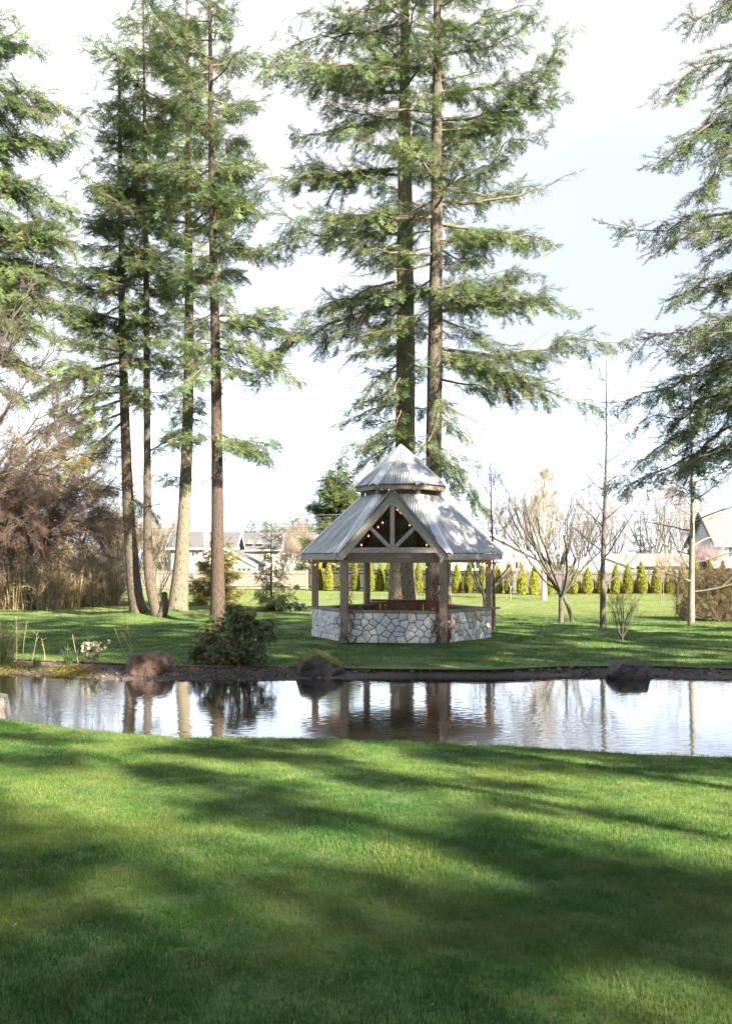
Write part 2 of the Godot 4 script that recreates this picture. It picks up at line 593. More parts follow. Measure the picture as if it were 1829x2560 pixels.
func ground():
	var xs = columns_x()
	# far side: from the edge of the turf to the horizon
	var rows := []
	var offs := [0.0]
	var o = 0.0
	while o < 1200.0:
		o += 0.3 if o < 6.0 else (0.5 if o < 34.0 else (3.0 if o < 80.0 else o * 0.5))
		offs.append(o)
	for f in offs:
		var row := []
		for x in xs:
			var d = along(far_turf, x) + f + shore_wobble(x, 9.0) * 0.3 * maxf(0.0, 1.0 - f)
			row.append(Vector3(x, ground_y(x, d), -d))
		rows.append(row)
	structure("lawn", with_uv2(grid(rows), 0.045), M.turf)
	# near side: from the lip of the pond back past the camera
	rows = []
	var fs := [0.0, 0.1]
	while fs[-1] < 200.0:
		fs.append(fs[-1] + (0.2 if fs[-1] < 13.0 else (1.0 if fs[-1] < 20.0 else fs[-1] * .5)))
	for f in fs:
		var row := []
		for x in xs:
			var d = along(near_shore, x) + shore_wobble(x, 2.0) * 0.25 - 0.13 - f
			row.append(Vector3(x, ground_y(x, d), -d))
		rows.append(row)
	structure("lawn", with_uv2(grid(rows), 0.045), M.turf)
	# bare banks: soil from below the water up to the turf
	rows = []
	for k in 9:
		var t = k / 8.0
		var row := []
		for x in xs:
			var a = along(far_shore, x) + shore_wobble(x, 5.0) - 0.25
			var b = along(far_turf, x) + shore_wobble(x, 9.0) * 0.3 + 0.1
			var d = lerpf(a, b, t)
			var y = lerpf(WATER - 0.09, -0.015, pow(t, 0.6)) + fbm.get_noise_2d(x * 22.0, d * 22.0) * 0.035 * sin(t * PI)
			row.append(Vector3(x, y, -d))
		rows.append(row)
	structure("pond_bank", grid(rows), M.soil)
	rows = []
	for k in 4:
		var t = k / 3.0
		var row := []
		for x in xs:
			var d = along(near_shore, x) + shore_wobble(x, 2.0) * 0.25 - 0.2 + 0.34 * t
			var y = lerpf(-0.035, WATER - 0.12, t * t) + fbm.get_noise_2d(x * 30.0, t * 40.0) * 0.02
			row.append(Vector3(x, y, -d))
		rows.append(row)
	structure("pond_bank", grid(rows), M.soil)
	# water sheet
	var wz = FastNoiseLite.new()
	wz.seed = 77
	wz.frequency = 1.0
	wz.fractal_octaves = 3
	var ripple = func(x, d): return 0.0017 * wz.get_noise_2d(x * 3.6, d * 6.5) * (0.45 + 0.8 * smoothstep(-.25, .3, fbm.get_noise_2d(x * 3.0 + 40.0, d * 3.0)))
	rows = []
	var d0 = 12.6
	while d0 < 28.0:
		var row := [Vector3(-90, WATER, -d0)]
		var x0 = -11.0
		while x0 < 11.0:
			row.append(Vector3(x0, WATER + ripple.call(x0, d0), -d0))
			x0 += 0.06
		row.append(Vector3(90, WATER, -d0))
		rows.append(row)
		d0 += 0.05
	structure("pond_water", grid(rows), M.water)
	# thin brown edging strip between turf and bank
	var ed = MB.new()
	var top := PackedVector3Array()
	var x = -13.0
	while x < 13.0:
		var d = along(far_turf, x) + shore_wobble(x, 9.0) * 0.3 - 0.02
		top.append(Vector3(x, ground_y(x, d) + 0.012, -d))
		x += 0.25
	ed.tube(top, taper(0.014, 0.014, top.size() - 1), 5)
	var e = part(self, "lawn_edging", ed, M.edging)
	tag(e, "thin reddish brown edging strip between far lawn and pond bank", "edging")


func lawn_litter():
	# needles, bits of twig and a few brown leaves lying in the near lawn
	rng.seed = 61
	var xf := []
	var co := []
	for k in 130:
		var d = rnd(4.3, 14.0)
		var x = rnd(-1, 1) * (d * .385 + .3)
		if d > along(near_shore, x) - .3:
			continue
		var s = rnd(.008, .018)
		xf.append(Transform3D(Basis.from_euler(Vector3(rnd(-.5, .5), rnd(0, 6), rnd(-.5, .5))).scaled(Vector3(s * rnd(.3, 1), s, s * rnd(1, 2.4))), Vector3(x, ground_y(x, d) + rnd(.015, .035), -d)))
		co.append(Color(.2, .11, .05).lerp(Color(.3, .22, .12), rng.randf()) * rnd(.6, 1.2))
	var leaf = MB.new()
	leaf.tri(Vector3(-.5, 0, 0), Vector3(.5, 0, 0), Vector3(0, .3, 1))
	leaf.tri(Vector3(-.5, 0, 0), Vector3(.5, 0, 0), Vector3(.1, .2, -1))
	tag(scatter(self, "lawn_litter", leaf.done(), M.leaf, xf, co), "scattered brown leaf and twig bits lying in the near lawn grass", "leaf litter")


func blade_patch(sd: int, count: int, size: float, hi: float, wide: float) -> ArrayMesh:
	rng.seed = sd
	var mb = MB.new()
	for k in count:
		var p = Vector3(rnd(-1, 1), 0, rnd(-1, 1)) * size
		var a = rnd(0, TAU)
		var lean = Vector3(cos(a), 0, sin(a)) * rnd(0.1, 0.75)
		var h = hi * rnd(0.5, 1.1)
		var s = Vector3(-sin(a + rnd(-1, 1)), 0, cos(a)).normalized() * wide * rnd(0.6, 1.2)
		var q = p + (Vector3.UP * 0.62 + lean * 0.35) * h
		var top = p + (Vector3.UP * 0.95 + lean) * h
		mb.tri(p - s, p + s, q + s * 0.8)
		mb.tri(p - s, q + s * 0.8, q - s * 0.8)
		mb.tri(q - s * 0.8, q + s * 0.8, top)
	return mb.done()


func grass():
	var patches = [blade_patch(51, 46, 0.11, 0.042, 0.0017), blade_patch(52, 46, 0.11, 0.038, 0.0017)]
	var wide_patches = [blade_patch(53, 60, 0.28, 0.06, 0.005), blade_patch(54, 60, 0.28, 0.055, 0.005)]
	rng.seed = 55
	var tone = func(x, d):
		var q = fbm.get_noise_2d(x * 4.0, d * 4.0)
		var c = Color(.036, .132, .02).lerp(Color(.128, .2, .04), clampf(q * 1.1 + 0.45 + rnd(-.3, .3), 0, 1))
		c = c.lerp(Color(.16, .19, .05), clampf(fbm.get_noise_2d(x * 11.0 + 50.0, d * 11.0) * 1.6 - .25, 0, .6))
		c = c.lerp(Color(.03, .105, .03), clampf(fbm.get_noise_2d(x * 8.0 - 90.0, d * 8.0) * 1.8 - .3, 0, .7))
		var dry = far_sun_pale(x, d)  # far tufts lightened too, the bright low-angle sun painted into them
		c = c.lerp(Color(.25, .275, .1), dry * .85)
		if rng.randf() < 0.05:
			c = Color(.2, .19, .07)
		return c
	for k in 2:
		var xf := []
		var co := []
		var d = 4.0
		while d < 18.5:
			var half = d * 0.385 + 0.5
			for i in int(half * 2.0 * 0.16 * (80.0 if d < 9.0 else 52.0)):
				var x = rnd(-half, half)
				var dd = d + rnd(0, 0.16)
				if dd > along(near_shore, x) - 0.16:
					continue
				xf.append(Transform3D(Basis(Vector3.UP, rnd(0, TAU)).scaled(Vector3.ONE * rnd(0.75, 1.3)), Vector3(x, ground_y(x, dd) - 0.004, -dd)))
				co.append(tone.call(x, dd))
			d += 0.16
		var g = scatter(self, "grass", patches[k], M.grass, xf, co)
		tag(g, ["short green lawn grass on the near side of the pond", "slightly shorter lawn grass mixed in on the near side"][k], "grass")
	for k in 2:
		var xf := []
		var co := []
		var d = 24.3
		while d < 82.0:
			var half = d * 0.385 + 0.5
			for i in int(half * 2.0 * 0.3 * (4.5 if d < 56.0 else 2.2)):
				var x = rnd(-half, half)
				var dd = d + rnd(0, 0.3)
				if dd < along(far_turf, x) + 0.15 or Vector2(x - 1.18, dd - 33.7).length() < 3.0:
					continue
				xf.append(Transform3D(Basis(Vector3.UP, rnd(0, TAU)).scaled(Vector3.ONE * rnd(0.75, 1.3)), Vector3(x, ground_y(x, dd) - 0.01, -dd)))
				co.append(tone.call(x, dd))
			d += 0.3
		var g = scatter(self, "grass", wide_patches[k], M.grass, xf, co)
		tag(g, ["mown green lawn grass beyond the pond around the gazebo", "second growth of mown grass beyond the pond"][k], "grass")


# ---------- gazebo ----------

func hexv(k: int, r: float, y: float) -> Vector3:       # corner k (0 = right of the front face, going round to the right)
	var a = deg_to_rad(30.0 + 60.0 * k)
	return Vector3(r * sin(a), y, r * cos(a))


# convex cells of a random layout in a w x h rectangle, shrunk by half a joint
func stone_cells(w: float, h: float, nx: int, ny: int, joint: float) -> Array:
	var seeds := []
	for j in ny:
		for i in nx:
			seeds.append(Vector2((i + 0.5 + (0.25 if j % 2 else -0.25) + rnd(-.33, .33)) * w / nx, (j + 0.5 + rnd(-.34, .34)) * h / ny))
	var cells := []
	for a in seeds:
		var poly := [Vector2(0, 0), Vector2(w, 0), Vector2(w, h), Vector2(0, h)]
		for b in seeds:
			if a == b or a.distance_to(b) > 1.1:
				continue
			var nrm: Vector2 = (b - a).normalized()
			var lim: float = nrm.dot((a + b) * 0.5) - joint * 0.5
			var out := []
			for k in poly.size():
				var p: Vector2 = poly[k]
				var q: Vector2 = poly[(k + 1) % poly.size()]
				var dp = nrm.dot(p) - lim
				var dq = nrm.dot(q) - lim
				if dp <= 0:
					out.append(p)
				if dp * dq < 0:
					out.append(p.lerp(q, dp / (dp - dq)))
			poly = out
			if poly.size() < 3:
				break
		if poly.size() >= 3:
			cells.append(poly)
	return cells


func stone_mesh(poly: Array) -> MB:
	var mid := Vector2.ZERO
	for p in poly:
		mid += p / poly.size()
	# cut the corners a little so that stones are not razor sharp
	var soft := []
	for k in poly.size():
		var p: Vector2 = poly[k]
		for q in [poly[(k - 1 + poly.size()) % poly.size()], poly[(k + 1) % poly.size()]]:
			soft.append(p.move_toward(q, minf(0.01 + rnd(0, .012), p.distance_to(q) * 0.4)))
	var mb = MB.new()
	var deep = Vector3(mid.x, mid.y, -0.2)
	var tilt = Vector2(rnd(-.05, .05), rnd(-.05, .05))
	var lift = rnd(0.018, 0.042)
	var rings := []
	for r in [[1.0, -0.03], [0.985, 0.35], [0.9, 0.92]]:
		var ring := []
		for p in soft:
			var q = mid.lerp(p, r[0])
			ring.append(Vector3(q.x, q.y, lift * r[1] + (tilt.dot(q - mid) if r[1] > 0 else 0.0)))
		rings.append(ring)
	for j in 2:
		for k in soft.size():
			var k2 = (k + 1) % soft.size()
			mb.face([rings[j][k], rings[j][k2], rings[j + 1][k2], rings[j + 1][k]], deep)
	var top = Vector3(mid.x + rnd(-.03, .03), mid.y + rnd(-.03, .03), lift + rnd(0.004, 0.014))
	for k in soft.size():
		mb.face([rings[2][k], rings[2][(k + 1) % soft.size()], top], deep)
	return mb


# corrugated sheet: waves run down D; lo(a) and hi(a) limit each line at distance a along A
func corrugated(O: Vector3, A: Vector3, D: Vector3, a0: float, a1: float, lo: Callable, hi: Callable) -> MB:
	var mb = MB.new()
	var N = A.cross(D).normalized()
	if N.y < 0:
		N = -N
	var pitch = 0.086
	var count = maxi(2, int((a1 - a0) / pitch * 6.0))
	var prev := -1
	for k in count + 1:
		var a = lerpf(a0, a1, float(k) / count)
		var s0: float = lo.call(a)
		var s1: float = hi.call(a)
		if s1 - s0 < 0.01:
			prev = -1
			continue
		var w = TAU * a / pitch
		var nn = (N - A.normalized() * cos(w) * 0.85).normalized()
		var base = O + A * a + N * (0.012 * sin(w))
		var i0 = mb.vert(base + D * s0, nn, Vector2(a, s0))
		mb.vert(base + D * s1, nn, Vector2(a, s1))
		if prev >= 0:
			mb.ix.append_array(PackedInt32Array([prev, i0 + 1, prev + 1, prev, i0, i0 + 1]))
		prev = i0
	return mb


func roof_facets(g, k: int, r0: float, y0: float, r1: float, y1: float, sheets: int, dormer := false):
	# facet k lies between corners k-1 and k; r0, y0 at the top, r1, y1 at the eave
	var e0 = hexv(k - 1, r1, y1)
	var e1 = hexv(k, r1, y1)
	var t_mid = (hexv(k - 1, r0, y0) + hexv(k, r0, y0)) * 0.5
	var e_mid = (e0 + e1) * 0.5
	var D = (e_mid - t_mid).normalized()
	var A = (e1 - e0).normalized()
	var slope = e_mid.distance_to(t_mid)
	var half0 = r0 * 0.5
	var half1 = r1 * 0.5
	var hip = func(a): return 0.0 if absf(a) <= half0 else (absf(a) - half0) / (half1 - half0) * slope
	var eave = func(a): return slope
	if dormer:
		eave = func(a): return clampf(absf(a) / 1.72, 0.0, 1.0) * slope
	for j in sheets:
		var a0 = lerpf(-half1, half1, float(j) / sheets)
		var a1 = lerpf(-half1, half1, float(j + 1) / sheets)
		var m = corrugated(t_mid + Vector3.UP * 0.0015 * (j % 2), A, D, a0, a1 + (0.03 if j < sheets - 1 else 0.0), hip, eave)
		if m.v.size() > 3:
			part(g, "roof_sheet", m, M.steel)


func hip_cap(g, k: int, r0: float, y0: float, r1: float, y1: float, w: float):
	var a = hexv(k, r0, y0)
	var b = hexv(k, r1 + 0.015, y1 - 0.01)
	var mb = MB.new()
	var line = (b - a).normalized()
	for s in [0, 1]:                                        # towards facet k and facet k + 1
		var c = hexv(k - 1 if s == 0 else k + 1, r1, y1)
		var nrm = line.cross((c - b).normalized()).normalized()
		if nrm.y < 0:
			nrm = -nrm
		var side = nrm.cross(line).normalized()
		if side.dot(c - b) < 0:
			side = -side
		var wa = minf(w, maxf(0.012, r0 * 0.36)) if r0 > 0.2 else 0.012
		var run = a.distance_to(b)
		var knee = 0.0 if r0 > 0.2 else minf(w / 0.36, run)
		var pts := [a, a.lerp(b, knee / run), b]
		var ws := [wa, w, w]
		for j in 2:
			if pts[j].distance_to(pts[j + 1]) < 0.01:
				continue
			var lift = nrm * 0.014
			mb.face([pts[j] + Vector3.UP * 0.024, pts[j + 1] + Vector3.UP * 0.024, pts[j + 1] + side * ws[j + 1] + lift, pts[j] + side * ws[j] + lift], b - Vector3.UP * 9.0, line, Vector2(k, s))
	part(g, "ridge_cap", mb, M.cap_steel)


func gazebo() -> Node3D:
	rng.seed = 101
	var g = thing("gazebo", "hexagonal wooden gazebo with corrugated metal roof, front gable and white stone base", "gazebo", Vector3(1.18, 0, -33.7), deg_to_rad(-7.0))
	var R = 3.03
	# floor pad
	var pad = MB.new()
	var ring := []
	for k in 6:
		ring.append(Vector2(hexv(k, R - .1, 0).x, -hexv(k, R - .1, 0).z))
	pad.prism(Transform3D(Basis(Vector3.RIGHT, -PI / 2), Vector3(0, 0, 0)), ring, 0.1)
	part(g, "floor_slab", pad, M.mortar)
	# posts
	for k in 6:
		var p = hexv(k, R, 0)
		var front = k == 0 or k == 5
		var w = 0.235 if front else 0.2
		var mb = MB.new()
		mb.box(Transform3D.IDENTITY, Vector3(w, 2.62, w), 0.012, Vector2(k, k))
		var turn = deg_to_rad(60.0 * k + 30.0) if not front else 0.0
		part(g, "post", mb, M.post_wood, Transform3D(Basis(Vector3.UP, turn), p * (1.02 if front else 0.97) + Vector3(0, 1.31, 0)))
	# ring beams on the posts and fascia boards at the eave
	for k in 6:
		beam(g, "ring_beam", M.post_wood, hexv(k - 1, R - .04, 2.66), hexv(k, R - .04, 2.66), .1, .3)
		if k != 0:
			var a = hexv(k - 1, 3.4, 2.705)
			var b = hexv(k, 3.4, 2.705)
			beam(g, "fascia_board", M.grey_wood, a.lerp(b, .003), b.lerp(a, .003), .04, .2)
	# lower roof
	for k in 6:
		roof_facets(g, k, 1.38, 4.75, 3.46, 2.825, 4, k == 0)
	for k in 6:
		hip_cap(g, k, 1.38, 4.75, 3.46, 2.825, 0.17)
	# rafters under the hips and mid facets, purlins across
	for k in 6:
		beam(g, "rafter", M.cedar, hexv(k, 3.3, 2.82), hexv(k, 1.3, 4.66), .06, .14)
		if k != 0:
			for s in [.33, .67]:
				var a = hexv(k - 1, 3.3, 2.8).lerp(hexv(k, 3.3, 2.8), s)
				var b = hexv(k - 1, 1.35, 4.6).lerp(hexv(k, 1.35, 4.6), s)
				beam(g, "rafter", M.cedar, a, b, .05, .1)
			for q in [.12, .4, .68, .95]:
				var r = lerpf(3.35, 1.35, q)
				var y = lerpf(2.86, 4.68, q) - .03
				beam(g, "purlin", M.cedar, hexv(k - 1, r, y), hexv(k, r, y), .09, .04)
	# cupola: posts, slats, fascia and the small roof
	for k in 6:
		var p = hexv(k, 1.3, 4.84)
		var mb = MB.new()
		mb.box(Transform3D.IDENTITY, Vector3(.13, .34, .13), .008, Vector2(k, 2))
		part(g, "cupola_post", mb, M.post_wood, Transform3D(Basis(Vector3.UP, deg_to_rad(60.0 * k + 30.0)), p))
		for j in 9:
			var c = hexv(k - 1, 1.22, 4.84).lerp(hexv(k, 1.22, 4.84), (j + 1) / 10.0)
			var sl = MB.new()
			sl.box(Transform3D.IDENTITY, Vector3(.075, .33, .02), .003, Vector2(j, k))
			part(g, "cupola_slat", sl, M.post_wood, Transform3D(Basis(Vector3.UP, deg_to_rad(60.0 * k + 35.0)), c))
		beam(g, "cupola_fascia", M.post_wood, hexv(k - 1, 1.5, 4.985), hexv(k, 1.5, 4.985), .04, .16)
	for k in 6:
		roof_facets(g, k, 0.012, 6.52, 1.6, 5.085, 2)
	for k in 6:
		hip_cap(g, k, 0.012, 6.52, 1.6, 5.085, 0.2)
	# front gable
	var zf = 3.05
	var up_a = atan2(2.02, 1.71)
	var along_r = Vector2(cos(up_a), -sin(up_a))
	for s in [-1, 1]:
		var in_off = 0.25 / cos(up_a)
		var outline := [Vector2(0, 4.74), Vector2(1.71 * s, 2.72), Vector2(1.71 * s, 2.6), Vector2(1.53 * s, 2.6), Vector2(0, 4.74 - in_off)]
		if s < 0:
			outline.reverse()
		var mb = MB.new()
		mb.prism(Transform3D(Basis.IDENTITY, Vector3(0, 0, zf)), outline, .07, Vector3(along_r.x * s, along_r.y, 0), Vector2(s * 3.3, 1))
		part(g, "gable_board", mb, M.grey_wood)
		# dormer roof sheet and its bright edge flashing
		var D = Vector3(cos(up_a) * s, -sin(up_a), 0)
		var lo = func(a): return 0.0
		var hi = func(a): return 0.03 + (a + .06) / (1.86 + .06) * 1.72 / cos(up_a)
		part(g, "dormer_sheet", corrugated(Vector3(0, 4.765, 1.2), Vector3(0, 0, 1), D, 0.0, 1.9, lo, hi), M.steel)
		var fl = MB.new()
		var a3 = Vector3(0, 4.79, zf + .06)
		var b3 = Vector3(1.74 * s, 4.79 - 1.74 * tan(up_a), zf + .06)
		fl.box(beam_xf(a3, b3), Vector3(.15, a3.distance_to(b3), .012), .002)
		part(g, "edge_flashing", fl, M.cap_steel)
	beam(g, "gable_tie", M.grey_wood, Vector3(-1.5, 2.9, zf - .02), Vector3(1.5, 2.9, zf - .02), .1, .17)
	beam(g, "king_post", M.grey_wood, Vector3(0, 2.985, zf - .025), Vector3(0, 4.42, zf - .025), .13, .09, Vector3.BACK)
	for s in [-1, 1]:
		beam(g, "gable_strut", M.grey_wood, Vector3(.07 * s, 2.98, zf - .03), Vector3(.78 * s, 3.69, zf - .03), .12, .08, Vector3.BACK)
	beam(g, "dormer_ridge", M.cedar, Vector3(0, 4.62, zf - .08), Vector3(0, 4.62, 1.25), .05, .14)
	for s in [-1, 1]:
		beam(g, "rafter", M.cedar, Vector3(1.6 * s, 2.78, 2.85), Vector3(.04 * s, 4.6, 1.3), .05, .12)
	# stone walls on the three faces in view, plain cores behind
	for k in [0, 1, 5, 2, 4]:
		var a = hexv(k - 1, R + .02, 0)
		var b = hexv(k, R + .02, 0)
		var L = a.distance_to(b)
		var out = ((a + b) * .5).normalized()
		var core = MB.new()
		var mid = (a + b) * .5 - out * .13
		var xf = Transform3D(Basis(b - a, Vector3.UP, out).orthonormalized(), Vector3(mid.x, .47, mid.z))
		core.box(Transform3D.IDENTITY, Vector3(L - .06, .94, .26), .005)
		var wall = part(g, "stone_wall", core, M.mortar, xf)
		var cells = stone_cells(L - .1, .93, 9, 5, .024)
		for c in cells:
			var tone = rng.randi() % 4 if not (k == 1 and rng.randf() < 0.35) else 4
			part(wall, "stone", stone_mesh(c), M.stones[tone], Transform3D(Basis.IDENTITY, Vector3(-(L - .1) * .5, -.465, .132)))
		# live-edge counter slab on the wall, longer at the side corners
		var top = MB.new()
		var edge := []
		var x0 = -L * .5 + .1 - (.62 if k == 5 else 0.0)
		var x1 = L * .5 - .1 + (.62 if k == 1 else 0.0)
		for q in 15:
			var t = q / 14.0
			edge.append(Vector2(lerpf(x0, x1, t), .17 + .03 * sin(t * 17.0 + k) + rnd(-.012, .012)))
		for q in 15:
			var i0 = 14 - q
			edge.append(Vector2(edge[i0].x, -.3))
		# cut into convex strips so that the wavy edge stays exact
		for q in 14:
			top.prism(Transform3D(Basis(Vector3.RIGHT, Vector3.FORWARD, Vector3.UP), Vector3.ZERO), [edge[q], edge[q + 1], Vector2(edge[q + 1].x, -.3), Vector2(edge[q].x, -.3)].map(func(p): return Vector2(p.x, -p.y)), .065, Vector3.RIGHT)
		part(g, "counter_top", top, M.slab_wood, Transform3D(xf.basis, Vector3(mid.x, .975, mid.z)))
	# back bar: dark top over cedar boards, with hooks
	var za = -hexv(3, R, 0).z
	var back = -R * cos(deg_to_rad(30.0)) + .1
	for j in 14:
		var mb = MB.new()
		mb.box(Transform3D.IDENTITY, Vector3(.186, 1.02, .025), .004, Vector2(j * .37, j * .9))
		part(g, "bar_board", mb, M.cedar, Transform3D(Basis.IDENTITY, Vector3(-1.27 + j * .195, .56, back + rnd(-.004, .004))))
	for x in [-1.2, -.5, .35, 1.1]:
		beam(g, "bar_stud", M.cedar, Vector3(x, .06, back + .06), Vector3(x, 1.02, back + .06), .09, .05, Vector3.BACK)
	beam(g, "bar_rail", M.cedar, Vector3(-1.35, 1.04, back + .05), Vector3(1.35, 1.04, back + .05), .05, .09)
	beam(g, "bar_top", M.dark_wood, Vector3(-1.3, 1.13, back - .05), Vector3(1.5, 1.12, back - .05), .6, .06)
	for x in [-1.0, -.72, -.4, -.1, .2, .5, 1.0]:
		var mb = MB.new()
		var l = rnd(.1, .22)
		mb.tube(pv([Vector3(x, 1.0, back + .1), Vector3(x, 1.0 - l * .5, back + .115), Vector3(x, 1.0 - l, back + .1), Vector3(x + .02, 1.0 - l + .01, back + .13)]), taper(.011, .009, 3), 5, true)
		part(g, "hook", mb, M.brass)
	return g


func bulb_string(called_label: String, g: Node3D, pts: Array, lit: bool):
	var s = thing("string_lights", called_label, "string lights", g.position, g.rotation.y)
	var cord := PackedVector3Array()
	for k in pts.size():
		var p: Vector3 = pts[k]
		if k > 0:
			var q: Vector3 = pts[k - 1]
			for j in range(1, 4):
				var t = j / 4.0
				cord.append(q.lerp(p, t) + Vector3.DOWN * sin(t * PI) * minf(.12, q.distance_to(p) * .15))
		cord.append(p)
	var mb = MB.new()
	mb.tube(cord, taper(.005, .005, cord.size() - 1), 4)
	part(s, "cord", mb, M.black)
	for p in pts:
		var so = MB.new()
		so.tube(pv([p + Vector3(0, .012, 0), p + Vector3(0, -.045, 0)]), taper(.014, .019, 1), 8, true)
		var sock = part(s, "socket", so, M.black)
		var gl = MB.new()
		gl.tube(pv([p + Vector3(0, -.045, 0), p + Vector3(0, -.06, 0), p + Vector3(0, -.085, 0), p + Vector3(0, -.105, 0), p + Vector3(0, -.113, 0)]), PackedFloat32Array([.013, .021, .029, .02, .003]), 10, true)
		part(sock, "bulb", gl, M.bulb)
		if lit:
			var l = OmniLight3D.new()
			l.name = numbered(s, "bulb_glow")
			l.position = p + Vector3(0, -.08, 0)
			l.light_color = Color(1, .62, .3)
			l.light_energy = .0015
			l.light_size = .02
			l.omni_range = 20.0
			l.omni_attenuation = 2.0
			l.shadow_enabled = true
			s.add_child(l)


func gazebo_things(g: Node3D):
	rng.seed = 131
	var gable := []
	for p in [[162, 820], [288, 660], [457, 505], [537, 425], [733, 190], [797, 195], [843, 222], [860, 252], [1013, 470], [1020, 410], [1245, 660], [1313, 818]]:
		var w = at(880 + p[0] * .1416, 1240 + p[1] * .1416, 33.7 - 2.86 if p[0] < 700 or p[0] > 900 else 33.7 - 2.94)
		gable.append(g.transform.affine_inverse() * w)
	bulb_string("string of warm lit bulbs inside the front gable of the gazebo", g, gable, true)
	var left := []
	for p in [[-70, 190], [55, 200], [92, 215], [245, 225], [375, 200], [432, 330], [620, 190], [670, 215], [750, 255]]:
		var w = at(760 + p[0] * .1144, 1380 + p[1] * .1144, 33.4)
		left.append(g.transform.affine_inverse() * w)
	bulb_string("string of bulbs under the gazebo eave beside the narrow stone side", g, left, true)
	var right := []
	for p in [[188, 235], [492, 150], [613, 150], [900, 160], [1065, 170], [1212, 195], [1300, 205], [1400, 195], [1512, 190]]:
		var w = at(1040 + p[0] * .1355, 1380 + p[1] * .1355, 33.0 if p[0] > 300 else 34.5)
		right.append(g.transform.affine_inverse() * w)
	bulb_string("string of bulbs under the gazebo eave beside the tan-stained stone side", g, right, true)
	# bare climbers on the two front posts
	for s in [0, 1]:
		var p = g.transform * (hexv(5 if s == 0 else 0, 2.98, 0))
		var vine = thing("climbing_vine", ["bare brown climber twining thinly up the gazebo post beside the mossy boulder", "bushy reddish climber with rusty seed heads on the shaded gazebo post"][s], "climber", p, 0.0)
		var st = MB.new()
		st.tinted = true
		for k in [20, 30][s]:
			var tone = rnd(.6, 1.5)
			st.col = Color(.17 * tone, .078 * tone, .052 * tone)
			var a = rnd(0, TAU)
			var top = rnd(.5, 2.5) if k > 4 else rnd(1.6, 2.6)
			var q := PackedVector3Array()
			var y = 0.0
			var j = 0
			while y < top:
				var r = .18 + .07 * sin(j * 1.7 + k) + (.1 if y < 1.0 else 0.0) * rnd(0, 1)
				q.append(Vector3(cos(a) * r, y, sin(a) * r))
				a += rnd(-.35, .6)
				y += rnd(.07, .16)
				j += 1
			if q.size() < 3:
				continue
			st.tube(q, taper(rnd(.01, .02), .004, q.size() - 1), 4)
			for e in range(3, q.size(), 2):
				var b = q[e]
				var dir = Vector3(b.x, rnd(-.1, .15), b.z).normalized()
				var tip = b + dir * rnd(.1, .4) + Vector3(rnd(-.15, .15), rnd(-.2, .1), rnd(-.1, .1))
				st.tube(bent(b, b + dir * .15, tip, 3), taper(.004, .0015, 3), 3)
		part(vine, "stem", st, M.twig)
		var xf := []
		var co := []
		for k in ([160, 900][s]):
			var yy = rnd(.1, 1.1) if s == 0 or rng.randf() < .35 else clampf(rng.randfn(1.6, .32), .8, 2.2)
			var c = Vector3(rnd(-.2, .2), yy, rnd(-.1, .25))
			if s == 1 and yy > 1.1:
				c.x = rng.randfn(-.2, .16)
			xf.append(Transform3D(Basis.from_euler(Vector3(rnd(0, 6), rnd(0, 6), rnd(0, 6))).scaled(Vector3.ONE * rnd(.02, .045)), c))
			co.append(Color(.2, .07, .04).lerp(Color(.28, .17, .1), rng.randf()))
		var lf = MB.new()
		lf.tri(Vector3(-.5, 0, 0), Vector3(.5, 0, 0), Vector3(0, 0, 1))
		lf.tri(Vector3(-.4, .2, .8), Vector3(.4, -.1, .9), Vector3(0, .1, 1.8))
		scatter(vine, "dry_leaves", lf.done(), M.leaf, xf, co)
	# two small green boxes standing on the front counter
	for s in [0, 1]:
		var mb = MB.new()
		mb.prism(Transform3D(Basis.IDENTITY, Vector3(0, 0, 0)), [Vector2(-.09, 0), Vector2(.09, 0), Vector2(.07, .09), Vector2(-.02, .17), Vector2(-.08, .1)] if s == 0 else [Vector2(-.08, 0), Vector2(.08, 0), Vector2(.03, .15), Vector2(-.05, .1)], .12)
		var o = part(self, "garden_tin", mb, M.green_plastic, Transform3D(g.basis, g.transform * Vector3([-1.12, 1.1][s], 1.01, [2.28, 2.3][s])))
		tag(o, ["small green wedge standing on the counter by the thin brown climber", "small green wedge on the counter next to the bushy reddish climber"][s], "garden tin")


# ---------- firs ----------

func make_sprays():
	# a flat spray of fir twigs about one unit long, needles on both sides of every twig
	for s in 3:
		rng.seed = 200 + s
		var mb = MB.new()
		var twigs := [[Vector3.ZERO, Vector3(1, rnd(-.06, .06), rnd(-.1, .1))]]
		var k = 0
		var x = 0.1
		while x < 0.9:
			var side = 1.0 if k % 2 else -1.0
			var l = (0.52 - 0.34 * x) * rnd(0.7, 1.15)
			var root = Vector3(x, twigs[0][1].y * x, twigs[0][1].z * x)
			var a = deg_to_rad(rnd(38, 62))
			twigs.append([root, root + Vector3(cos(a), rnd(-.3, .2), side * sin(a)) * l])
			x += rnd(0.07, 0.12)
			k += 1
		for tw in twigs:
			var dir: Vector3 = tw[1] - tw[0]
			var l = dir.length()
			dir /= l
			var wide = dir.cross(Vector3.UP).normalized()
			var pairs = maxi(3, int(l / 0.085))
			for j in pairs:
				var b: Vector3 = tw[0] + dir * l * (j + 0.2) / pairs
				for q in [-1.0, 1.0, 0.0]:
					if q == 0.0 and j % 2:
						continue
					var o = (dir * 0.75 + wide * q * 0.8 + Vector3.UP * (rnd(-.25, .45) if q != 0.0 else 0.8)).normalized()
					var tip = b + o * rnd(0.085, 0.125)
					mb.tri(b - dir * 0.024, b + dir * 0.03, tip)
			mb.tri(tw[0] - wide * 0.008, tw[0] + wide * 0.008, tw[1])
		spray_meshes.append(mb.done())


